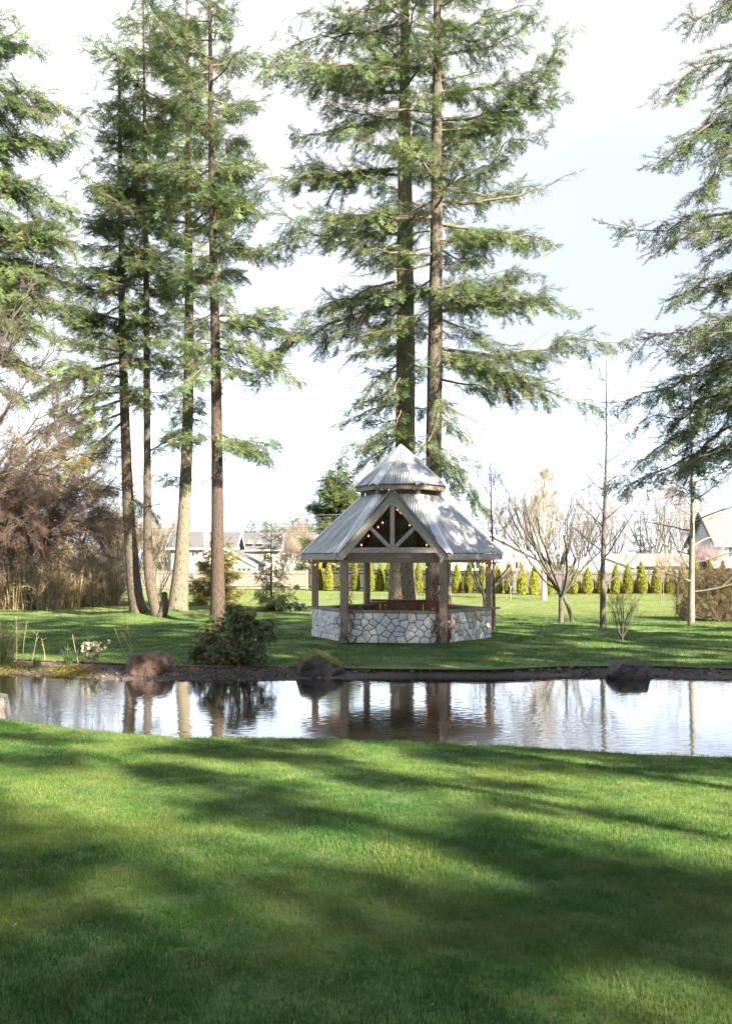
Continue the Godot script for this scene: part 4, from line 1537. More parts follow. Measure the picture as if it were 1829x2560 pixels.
func bare_trees():
	rng.seed = 401
	bare_tree("bare_tree", "bare many-stemmed yellowish tree with a dense upright vase of twigs", "tree", on_ground(1401, 41.2), 6.9, .115, M.smooth_bark, {"vase": true, "first": .2, "limbs": 13, "spread": 1.45, "level": 2, "kids": 4, "up": .1, "wild": .2, "twig": .42, "brush": 1, "twig_col": Color(.13, .11, .065), "lift": .5, "fork": .7})
	# its leaning prop
	var lp = MB.new()
	lp.tube(bent(Vector3.ZERO, Vector3(-.18, .9, 0), Vector3(-.75, 1.7, -.1), 8), taper(.085, .06, 8), 9, false, .05, fbm)
	tag(part(self, "leaning_trunk", lp, M.smooth_bark, Transform3D(Basis.IDENTITY, on_ground(1430, 42.0))), "short brown trunk leaning against the yellowish vase-shaped bare tree", "tree trunk")
	bare_tree("bare_tree", "slim dark bare tree with a straight trunk and hanging catkins, beside the vase-shaped tree", "tree", on_ground(1506, 38.2), 10.4, .125, M.smooth_bark, {"first": .16, "limbs": 30, "reach": 2.6, "level": 1, "kids": 3, "up": .07, "twig": .35, "brush": 1, "twig_col": Color(.1, .08, .06), "lean": Vector3(.012, 0, 0), "tilt": .5})
	bare_tree("bare_tree", "pale straight bare tree in front of the brown hedge bush", "tree", on_ground(1726, 39.6), 12.0, .15, M.pale_bark, {"first": .12, "limbs": 34, "reach": 3.1, "level": 1, "kids": 4, "up": .03, "twig": .4, "brush": 1, "twig_col": Color(.17, .13, .09), "tilt": .25})
	bare_tree("bare_shrub", "knee-branched bare grey shrub standing alone on the shaded lawn", "shrub", on_ground(1554, 31.8), 2.0, .045, M.smooth_bark, {"vase": true, "first": .09, "limbs": 8, "spread": .75, "level": 2, "kids": 3, "up": .1, "twig": .22, "brush": 1, "twig_col": Color(.1, .085, .07), "lift": .6})
	bare_tree("bare_tree", "thin dark bare tree close behind the far corner of the gazebo roof", "tree", on_ground(1234, 37.0), 5.9, .08, M.smooth_bark, {"first": .3, "limbs": 20, "reach": 2.3, "level": 1, "kids": 4, "up": .06, "twig": .45, "brush": 1, "twig_col": Color(.09, .07, .055), "lean": Vector3(-.02, 0, 0)})
	bare_tree("bare_tree", "small dark forked tree seen through the gazebo behind its end post", "tree", on_ground(1214, 38.5), 3.6, .08, M.smooth_bark, {"vase": true, "first": .38, "limbs": 7, "spread": 1.3, "level": 1, "kids": 4, "up": .05, "twig": .4, "brush": 1, "twig_col": Color(.08, .065, .05), "lean": Vector3(-.06, 0, 0)})
	bare_tree("birch_tree", "white-barked birch with faint high twigs on the sunlit lawn", "birch", on_ground(1359, 65.0), 8.6, .2, M.birch_bark, {"first": .32, "limbs": 22, "reach": 2.1, "level": 1, "kids": 5, "up": .12, "twig": .6, "brush": 2, "twig_col": Color(.4, .33, .26)})
	bare_tree("bare_sapling", "small pale sapling with a round twiggy head before the golden arborvitae", "sapling", on_ground(1275, 63.0), 2.5, .05, M.pale_bark, {"vase": true, "first": .4, "limbs": 9, "spread": .9, "level": 1, "kids": 4, "twig": .4, "twig_col": Color(.36, .28, .2)})
	for q in [[1651, "leaning slightly"], [1657, "standing upright"]]:
		bare_tree("bare_sapling", "thin staked sapling %s before the arborvitae, near the pale tree" % q[1], "sapling", on_ground(q[0], 58.0), 2.6, .03, M.pale_bark, {"first": .5, "limbs": 9, "reach": 1.0, "level": 1, "kids": 4, "twig": .35, "twig_col": Color(.3, .22, .15)}, "thin saplings on the sunlit lawn")
	bare_tree("bare_tree", "pinkish bare sapling at the edge of the brown hedge bush", "tree", on_ground(1692, 47.0), 3.2, .06, M.smooth_bark, {"vase": true, "first": .45, "limbs": 8, "spread": 1.1, "level": 1, "kids": 4, "twig": .5, "twig_col": Color(.24, .17, .12)})
	bare_tree("bare_shrub", "upright bare shrub between the slim crooked fir and the pale-barked fir", "shrub", on_ground(388, 52.0), 4.2, .06, M.smooth_bark, {"vase": true, "first": .1, "limbs": 11, "spread": .55, "level": 2, "kids": 3, "twig": .5, "twig_col": Color(.22, .19, .09)})
	# bare woods beyond the fence
	var words = ["first", "second", "third", "fourth", "fifth", "sixth", "seventh", "eighth", "ninth", "tenth"]
	var k = 0
	for q in [[1270, 100, 9.0], [1330, 118, 11.0], [1395, 110, 10.5], [1455, 120, 10.0], [1520, 112, 8.5], [1625, 104, 10.8], [1675, 118, 11.0], [1715, 108, 10.0], [1760, 120, 10.0]]:
		var tones = [Color(.27, .225, .185), Color(.25, .215, .19), Color(.3, .245, .21)]
		bare_tree("bare_tree", "%s pinkish brown bare tree beyond the fence, counted from the gazebo" % words[k], "tree", Vector3(xat(q[0], q[1]), 0, -q[1]), q[2], .2, M.smooth_bark, {"vase": true, "first": .12, "limbs": 11, "spread": .75, "level": 2, "kids": 3, "up": .12, "twig": 1.15, "brush": 1, "twig_col": tones[k % 3], "lift": .7}, "bare trees beyond the fence")
		k += 1
	for q in [[300, 108, 8.0, "behind the leaning fir"], [352, 112, 7.5, "behind the crooked fir"], [418, 118, 7.0, "behind the pale-barked fir"], [455, 122, 6.0, "behind the blue-grey house"]]:
		bare_tree("bare_tree", "tan bare tree beyond the pale fence, %s" % q[3], "tree", Vector3(xat(q[0], q[1]), 0, -q[1]), q[2], .2, M.smooth_bark, {"vase": true, "first": .08, "limbs": 13, "spread": 1.1, "level": 2, "kids": 4, "twig": 1.3, "brush": 1, "twig_col": Color(.3, .25, .19), "lift": .5}, "bare trees beyond the fence")
	for q in [[745, 125, 6.5], [790, 115, 6.0]]:
		bare_tree("bare_tree", "%s russet bare tree between the white houses and the gazebo" % ("lower" if q[0] > 760 else "taller"), "tree", Vector3(xat(q[0], q[1]), 0, -q[1]), q[2], .15, M.smooth_bark, {"vase": true, "first": .1, "limbs": 12, "spread": .9, "level": 2, "kids": 4, "twig": 1.1, "twig_col": Color(.29, .225, .185), "lift": .5})
	bare_tree("blossom_tree", "pink blossoming tree in front of the grey-gabled house", "tree", Vector3(xat(1762, 82), 0, -82), 3.5, .12, M.smooth_bark, {"vase": true, "first": .15, "limbs": 12, "spread": 1.1, "level": 2, "kids": 5, "twig": .6, "brush": 2, "twig_col": Color(.36, .26, .27)})


func weeping_tree():
	rng.seed = 431
	var d = 27.0
	var where = Vector3(xat(-190, d), 0, -d)
	var t = thing("weeping_tree", "bare weeping tree with purple-brown twigs and yellow whips hanging over the pond bank", "tree", where)
	var tb = MB.new()
	tb.tube(bent(Vector3(0, -.2, 0), Vector3(.1, 1.2, 0), Vector3(.3, 2.6, 0), 8), taper(.3, .2, 8), 12, false, .08, fbm)
	part(t, "trunk", tb, M.smooth_bark)
	var hub = Vector3(.3, 2.5, 0)
	var ends := []
	var mass := []
	for q in [[75, 720, 0], [150, 1010, .5], [245, 985, 0], [130, 880, -1], [40, 780, 1], [110, 1180, 1], [190, 1230, .3], [255, 1300, 0], [130, 1385, .6], [205, 1345, -.6], [60, 1300, 1.2], [110, 1120, -1.2], [230, 1130, -.8], [30, 1000, -.4], [170, 1290, 1.3], [60, 1220, -1.5], [20, 880, .4], [240, 1240, 1]]:
		var e = at(q[0], q[1], d - q[2]) - where
		var c = (hub + e) * .5 + Vector3(-.2, .25 * hub.distance_to(e) * .6, 0)
		var ps = bent(hub, c, e, 12)
		for j in range(1, 13):
			ps[j] += Vector3(rnd(-1, 1), rnd(-1, 1), rnd(-1, 1)) * .07
		var mb = MB.new()
		mb.tube(ps, taper(rnd(.05, .085), .014, 12), 7)
		for j in range(3, 13):
			for z in 3:
				var dir = (ps[j] - ps[j - 1]).normalized() * .8 + Vector3(rnd(-1, 1), rnd(-.6, 1), rnd(-1, 1)) * .8
				var sub := []
				grow(mb, sub, ps[j], dir, rnd(.5, 1.3), .014, 1, {"kids": 3, "up": -.05, "wild": .25})
				ends.append_array(sub)
				if q[1] > 1050:
					mass.append_array(sub)
		part(t, "limb", mb, M.smooth_bark)
	brush_on(t, ends.filter(func(e): return rng.randf() < .6), {"twig": .36, "brush": 1, "twig_col": Color(.085, .066, .05), "lift": -.1})
	brush_on(t, mass, {"twig": .5, "brush": 1, "twig_col": Color(.14, .095, .075), "lift": -.2})
	# long whips: green-yellow ones arching right, dark ones hanging over the bank
	var wb = MB.new()
	wb.tinted = true
	for k in 70:
		wb.col = Color(.32, .27, .06).lerp(Color(.2, .15, .07), rng.randf())
		var a = at(rnd(-60, 200), rnd(1050, 1330), d - rnd(-1, 1.3)) - where
		var e = at(rnd(230, 430), rnd(1190, 1420), d - rnd(-1, 1.3)) - where
		wb.tube(bent(a, (a + e) * .5 + Vector3.UP * rnd(.2, .9), e, 8), taper(.006, .003, 8), 4)
	for k in 46:
		wb.col = Color(.07, .06, .03).lerp(Color(.14, .12, .05), rng.randf())
		var u = rnd(0, 350)
		var v1 = rnd(1480, 1590) if k > 5 else rnd(1600, 1650)
		var dz = rnd(-.8, 1.0)
		var a = at(u + rnd(-70, 20), rnd(1280, 1400), d - dz) - where
		var e = at(u, v1, d - dz) - where
		var pts = bent(a, Vector3(e.x, a.y + .1, a.z), e, 9)
		for j in range(2, 9):
			pts[j] += Vector3(rnd(-.03, .03), 0, rnd(-.03, .03))
		wb.tube(pts, taper(.008 if k < 6 else .005, .0025, 9), 4)
	part(t, "whips", wb, M.twig).set_meta("kind", "stuff")


func thicket():
	rng.seed = 451
	var st = MB.new()
	st.tinted = true
	var xf := [[], [], []]
	var co := [[], [], []]
	for k in 900:
		var u = rnd(-140, 300)
		var d = 52.0 + rnd(0, 7) + maxf(0, (u - 120) * .03)
		var p = on_ground(u, d)
		var h = rnd(1.4, 4.6) * (1.0 if u < 200 else .85)
		var tone = rnd(.55, 1.3)
		st.col = Color(.42 * tone, .33 * tone, .21 * tone)
		var e = p + Vector3(rnd(-1.2, 1.0), h, rnd(-.8, .8))
		st.tube(bent(p, p + Vector3(rnd(-.4, .4), h * .6, 0), e, 4), taper(rnd(.016, .045), .008, 4), 4)
		for j in 5:
			var m = rng.randi() % 3
			var y = Vector3(rnd(-1, 1), rnd(-.3, 1.0), rnd(-1, 1)).normalized()
			var x = y.cross(Vector3(rnd(-1, 1), .3, rnd(-1, 1))).normalized()
			var s = rnd(.6, 1.4)
			xf[m].append(Transform3D(Basis(x * s, y * s, x.cross(y) * s), p.lerp(e, rnd(.05, 1.0)) + Vector3(rnd(-.5, .5), 0, rnd(-.5, .5))))
			var b = rnd(.5, 1.3)
			co[m].append(Color(.36 * b, .28 * b, .17 * b).lerp(Color(.12, .12, .045), .5 if rng.randf() < .15 else 0.0))
	var t = thing("thicket", "tan bare thicket of leaning stems along the lawn edge behind the weeping tree", "thicket")
	part(t, "stems", st, M.twig).set_meta("kind", "stuff")
	for m in 3:
		scatter(t, "twigs", twig_meshes[m], M.twig, xf[m], co[m])
	# tall bare trees standing in the thicket
	var words = ["leftmost", "second", "third", "last"]
	var k2 = 0
	for q in [[-20, 57, 8.5], [90, 60, 9.5], [190, 61, 8.0], [275, 64, 6.5]]:
		bare_tree("bare_tree", "%s of the greyish bare trees standing in the tan thicket" % words[k2], "tree", on_ground(q[0], q[1]), q[2], .11, M.smooth_bark, {"vase": true, "first": .2, "limbs": 11, "spread": .6, "level": 2, "kids": 4, "twig": .8, "brush": 1, "twig_col": Color(.24, .18, .12), "lift": .5}, "bare trees in the thicket")
		k2 += 1


func rosette() -> ArrayMesh:
	rng.seed = 471
	var mb = MB.new()
	for k in 8:
		var a = TAU * k / 8.0 + rnd(-.2, .2)
		var o = Vector3(cos(a), rnd(-.1, .55), sin(a)).normalized()
		var s = o.cross(Vector3.UP).normalized() * .17
		var mid = o * .5 + Vector3.UP * .05
		var tip = o * rnd(.85, 1.05) - Vector3.UP * .08
		mb.tri(o * .1, mid - s, mid + s)
		mb.tri(mid - s, tip, mid + s)
	return mb.done()


func leafy_bush(called: String, label: String, where: Vector3, blobs: Array, count: int, size: float, cols: Array, stems: int):
	var t = thing(called, label, "shrub", where)
	var st = MB.new()
	var xf := []
	var co := []
	for k in stems:
		var b = blobs[k % blobs.size()]
		var e = b[0] + Vector3(rnd(-1, 1), rnd(-.6, .9), rnd(-1, 1)).normalized() * b[1] * rnd(.5, .95)
		var a = Vector3(rnd(-.25, .25), -.05, rnd(-.2, .2))
		st.tube(bent(a, Vector3(e.x * .75, e.y * .3, e.z * .75), e, 5), taper(.02, .006, 5), 4)
	part(t, "stems", st, M.limb)
	for k in count:
		var b = blobs[rng.randi() % blobs.size()]
		var dir = Vector3(rnd(-1, 1), rnd(-1, 1), rnd(-1, 1)).normalized()
		var p: Vector3 = b[0] + dir * b[1] * pow(rng.randf(), .35) * (1.0 + .35 * fbm.get_noise_3d(dir.x * 16 + b[0].x * 30, dir.y * 16, dir.z * 16 + b[0].y * 30) + (rnd(0, .3) if rng.randf() < .12 else 0.0))
		if p.y < .04:
			continue
		var q = (dir * .8 + Vector3.UP * .6 + Vector3(rnd(-.4, .4), 0, rnd(-.4, .4))).normalized()
		var x = q.cross(Vector3(rnd(-1, 1), rnd(-1, 1), rnd(-1, 1))).normalized()
		var s = size * rnd(.7, 1.25)
		xf.append(Transform3D(Basis(x * s, q * s, x.cross(q) * s), p))
		var c: Color = cols[rng.randi() % cols.size()]
		var v = rnd(.65, 1.35)
		co.append(Color(c.r * v, c.g * v, c.b * v))
	scatter(t, "leaves", rosette(), M.leaf, xf, co)
	return t


func shrubs():
	rng.seed = 475
	var green = Color(.062, .092, .03)
	leafy_bush("evergreen_shrub", "large dark evergreen shrub with reddish tips on the pond bank", Vector3(xat(592, 25.0), -.02, -25.0), [[Vector3(.0, .55, 0), .62], [Vector3(-.45, .42, .1), .5], [Vector3(.5, .5, .05), .52], [Vector3(.12, 1.0, -.1), .42], [Vector3(-.1, 1.3, -.1), .3], [Vector3(.72, .85, -.05), .34], [Vector3(-.75, .75, 0), .28], [Vector3(.3, 1.15, 0), .28], [Vector3(-.25, .25, .4), .42], [Vector3(.3, .22, .4), .42], [Vector3(-.95, .28, .1), .28], [Vector3(-.55, 1.0, -.1), .24]], 2700, .066, [green, green, green, Color(.08, .11, .03), Color(.15, .15, .04), Color(.1, .06, .03), Color(.17, .13, .06)], 90)
	var br = leafy_bush("hedge_bush", "broad dark brown bush half bare of leaves behind the pale straight tree", on_ground(1795, 42.5), [[Vector3(0, 1.0, 0), 1.1], [Vector3(-1.0, .8, .2), .85], [Vector3(1.2, 1.1, 0), 1.1], [Vector3(-.3, 1.7, 0), .65], [Vector3(2.2, 1.0, 0), 1.1], [Vector3(-1.35, .5, .1), .5], [Vector3(.6, 1.9, -.2), .7]], 900, .1, [Color(.06, .06, .025), Color(.1, .075, .03), Color(.07, .045, .03)], 120)
	var ends := []
	for k in 1500:
		var e = Vector3(rnd(-1.7, 2.9), 0, rnd(-.9, .9))
		e.y = rnd(.05, 2.3) * sqrt(maxf(.1, 1.0 - pow((e.x - .4) / 2.6, 2.0)))
		ends.append([e, Vector3(rnd(-.5, .5), 1, rnd(-.5, .5)).normalized()])
	brush_on(br, ends, {"twig": .45, "twig_col": Color(.09, .055, .038)})
	# young conifers on the lawn
	var tp = func(h): return PackedVector3Array(range(9).map(func(k): return Vector3(.02 * sin(k * 2.0), k * h / 8.0 - .05, 0)))
	var t1 = tp.call(4.6)
	rng.seed = 481
	fir("young_conifer", "airy young blue-green conifer with drooping boughs alone on the sunlit lawn", "", on_ground(678, 50.5), t1, taper(.07, .01, 8), M.bark[0], whorls(t1, [[.25, 1.5], [1.2, 1.15], [2.4, .75], [4.5, .1]], .1, Vector3.ZERO, .02, .3), {"dens": 1.4, "size": .38, "tone": Color(.2, .235, .105), "wide": .8, "bare": .02, "full": .3})
	leafy_bush("low_juniper", "low spreading dark juniper at the foot of the young blue-green conifer", on_ground(700, 50.0), [[Vector3(0, .2, 0), .45], [Vector3(.6, .18, 0), .4], [Vector3(1.0, .15, .1), .35], [Vector3(-.5, .15, .1), .35]], 500, .13, [Color(.03, .06, .035), Color(.045, .075, .04)], 12)
	var t2 = tp.call(4.2)
	fir("young_conifer", "golden young conifer mostly hidden behind the straight reddish fir", "", on_ground(540, 58.0), t2, taper(.07, .01, 8), M.bark[0], whorls(t2, [[.2, 1.9], [1.5, 1.6], [3.0, .9], [4.1, .1]], .09, Vector3.ZERO, .05, .4), {"dens": 1.8, "size": .45, "tone": Color(.24, .21, .04), "wide": .8, "bare": .02, "full": .3})
	# conifers far off
	var t3 = PackedVector3Array(range(14).map(func(k): return Vector3(0, k * .95 - .1, 0)))
	fir("fir_tree", "broad green fir beyond the fence just behind the gazebo roof", "firs beyond the fence", Vector3(xat(846, 95), 0, -95), t3, taper(.22, .03, 13), M.bark[0], whorls(t3, [[.8, 4.4], [4.0, 3.9], [8.0, 2.4], [12.0, .3]], .17, Vector3.ZERO, -.1, .35), {"dens": 1.0, "size": 1.0, "joined": true, "tone": Color(.11, .15, .05), "bare": .03})
	var proto = fir("fir_tree", "dark narrow fir before the pinkish bare trees beyond the fence", "firs beyond the fence", Vector3(xat(1600, 105), 0, -105), t3, taper(.2, .03, 13), M.bark[0], whorls(t3, [[.8, 2.6], [4.0, 2.4], [8.0, 1.4], [12.0, .2]], .26, Vector3.ZERO, -.15, .3), {"dens": .6, "size": .7, "joined": true, "tone": Color(.04, .08, .045), "bare": .03})
	proto.scale = Vector3(.85, .66, .85)
	var far_fir = fir("fir_tree", "first distant fir on the skyline, counted from the reddish fir to the gazebo", "distant firs on the skyline", Vector3(xat(628, 185), 0, -185), t3, taper(.2, .03, 13), M.bark[0], whorls(t3, [[.5, 3.0], [6.0, 2.7], [10.0, 1.4], [12.2, .45]], .2, Vector3.ZERO, -.15, .3), {"dens": .6, "size": 1.0, "joined": true, "tone": Color(.1, .14, .06), "bare": .02, "full": .3})
	var words = ["first", "second", "third", "fourth", "fifth", "sixth", "seventh", "eighth", "ninth"]
	var k = 0
	for q in [[628, 1306], [661, 1303], [675, 1305], [694, 1312], [707, 1316], [724, 1298], [743, 1293], [759, 1302], [769, 1296]]:
		var d = 185.0 + 6.0 * (k % 3)
		var h = EYE + (HORIZON - q[1]) * d / FOCAL
		var c = far_fir if k == 0 else copy_of(far_fir, "%s distant fir on the skyline, counted from the reddish fir to the gazebo" % words[k], Vector3(xat(q[0], d), 0, -d), k * 1.3)
		c.scale = Vector3([.85, .7, .95][k % 3], h / 12.3 * 1.06, [.85, .7, .95][k % 3])
		c.set_meta("group", "distant firs on the skyline")
		k += 1


# ---------- arborvitae row ----------

func arborvitae_row():
	var shapes := []
	for s in 5:
		rng.seed = 500 + s
		var mb = MB.new()
		mb.tinted = true
		var H = 2.55
		var prof = func(h): return .37 * pow(maxf(0.0, 1.0 - pow(h / H, 2.2)), .75) * (0.75 + .25 * smoothstep(0.0, .5, h)) + .015
		mb.col = Color(.05, .055, .01)
		var ps := PackedVector3Array()
		var rs := PackedFloat32Array()
		for k in 11:
			ps.append(Vector3(0, .06 + (H - .12) * k / 10.0, 0))
			rs.append(prof.call(ps[-1].y) * .86)
		mb.tube(ps, rs, 12, true, .15, fbm)
		for k in 1500:
			var h = H * (1.0 - pow(rng.randf(), .62)) + .03
			var a = rnd(0, TAU)
			var lump = 1.0 + .12 * fbm.get_noise_3d(cos(a) * 22.0 + s * 50, h * 28.0, sin(a) * 22.0)
			var r = prof.call(h) * lump * rnd(.9, 1.05)
			var o = Vector3(cos(a), 0, sin(a))
			var p = o * r + Vector3.UP * h
			var up = (Vector3.UP + o * rnd(.15, .6) + Vector3(rnd(-.3, .3), 0, rnd(-.3, .3))).normalized()
			var sd = up.cross(o.rotated(Vector3.UP, rnd(-.9, .9))).normalized() * rnd(.018, .034)
			var l = rnd(.07, .13)
			var tone = rnd(.7, 1.25) * [1.0, .82, 1.12, .92, .72][s]
			mb.col = Color(.27 * tone, .29 * tone, .02).lerp(Color(.34, .24, .035), .35 * smoothstep(1.6, 2.5, h) + (.3 if rng.randf() < .08 else 0.0))
			mb.tri(p - sd, p + sd, p + up * l * .6 + sd * .9)
			mb.tri(p - sd, p + up * l * .6 + sd * .9, p + up * l)
			mb.tri(p - sd, p + up * l, p + up * l * .6 - sd * .9)
		shapes.append(mb.done())
	var words = ["first", "second", "third", "fourth", "fifth", "sixth", "seventh", "eighth", "ninth", "tenth", "eleventh", "twelfth", "thirteenth", "fourteenth", "fifteenth", "sixteenth", "seventeenth", "eighteenth", "nineteenth", "twentieth", "twenty-first", "twenty-second", "twenty-third", "twenty-fourth"]
	var k = 0
	rng.seed = 510
	for q in [[797, 1476, 1403], [822, 1477, 1401], [855, 1477, 1402], [888, 1478, 1404], [926, 1479, 1403], [950, 1479, 1404], [974, 1480, 1405], [1012, 1481, 1404], [1045, 1482, 1404], [1078, 1482, 1405], [1110, 1482, 1406], [1141, 1483, 1402], [1171, 1483, 1404], [1204, 1485, 1405], [1244, 1485, 1406], [1270, 1486, 1404], [1303, 1487, 1405], [1334, 1487, 1408], [1372, 1487, 1410], [1433, 1486, 1410], [1467, 1485, 1410], [1503, 1485, 1404], [1537, 1485, 1397], [1568, 1485, 1399], [1604, 1485, 1400], [1640, 1485, 1410], [1672, 1485, 1412], [1706, 1485, 1406], [1741, 1485, 1392], [1772, 1485, 1398], [1806, 1485, 1393]]:
		var d = EYE * FOCAL / (q[1] - HORIZON)
		var h = EYE + (HORIZON - q[2]) * d / FOCAL
		var n = k % 24
		var label = "%s golden arborvitae in the row by the grey fence, from the pale fence corner" % words[n]
		if k >= 24:
			label = "%s golden arborvitae of the row among those around the pale straight tree" % words[k - 24]
		var t = thing("arborvitae", label, "arborvitae", on_ground(q[0], d), rnd(0, TAU), "golden arborvitae in a row along the fence")
		t.scale = Vector3(rnd(.82, 1.12), h / 2.55 * rnd(.9, 1.04), rnd(.82, 1.12))
		t.rotation.x = rnd(-.025, .025)
		t.rotation.z = rnd(-.03, .03)
		part(t, "foliage", shapes[(k * 3 + k / 4) % 5], M.leaf)
		k += 1


# ---------- boulders and bank plants ----------

func boulder(label: String, where: Vector3, turn: float, size: Vector3, planes: Array, sd: float, base: Color, moss: float):
	var mb = MB.new()
	mb.tinted = true
	var W = 56
	var H = 32
	var pts := []
	for j in H + 1:
		for i in W + 1:
			var th = PI * j / H
			var ph = TAU * (i % W) / W
			var dir = Vector3(sin(th) * cos(ph), cos(th), sin(th) * sin(ph))
			var p = dir * (1.0 + .13 * fbm.get_noise_3d(dir.x * 14 + sd, dir.y * 14, dir.z * 14 + sd))
			for q in planes:
				var nn: Vector3 = q[0].normalized()
				var over = p.dot(nn) - q[1]
				if over > 0:
					p -= nn * over
			p += dir * (.045 * fbm.get_noise_3d(dir.x * 38 + sd, dir.y * 38, dir.z * 38) + .02 * fbm.get_noise_3d(dir.x * 90 + sd, dir.y * 90, dir.z * 90))
			pts.append(p * size)
	for j in H + 1:
		for i in W + 1:
			var k = j * (W + 1) + i
			var a = pts[j * (W + 1) + (i + 1) % W] - pts[j * (W + 1) + (i - 1 + W) % W]
			var b = pts[mini(j + 1, H) * (W + 1) + i] - pts[maxi(j - 1, 0) * (W + 1) + i]
			var nn = a.cross(b).normalized()
			if nn.dot(pts[k]) < 0:
				nn = -nn
			if j == 0 or j == H:
				nn = Vector3.UP if j == 0 else Vector3.DOWN
			var f = fbm.get_noise_3d(pts[k].x * 18 + sd, pts[k].y * 18, pts[k].z * 18)
			var g = fbm.get_noise_3d(pts[k].x * 60, pts[k].y * 60 + sd, pts[k].z * 60)
			var c = base * (1.0 + .9 * f + .8 * g)
			var m = smoothstep(.1, .35, nn.y * .75 + f * .5 - .42 + moss + pts[k].y / size.y * .25 - pts[k].x / size.x * .12) if moss > -1.0 else 0.0
			mb.col = c.lerp(Color(.11 + .06 * g, .12 + .05 * f, .012), m)
			mb.vert(pts[k], nn)
	for j in H:
		for i in W:
			var a = j * (W + 1) + i
			mb.ix.append_array(PackedInt32Array([a, a + W + 2, a + 1, a, a + W + 1, a + W + 2]))
	var o = part(self, "boulder", mb, M.rock, Transform3D(Basis(Vector3.UP, turn), where))
	tag(o, label, "boulder", "boulders around the pond")


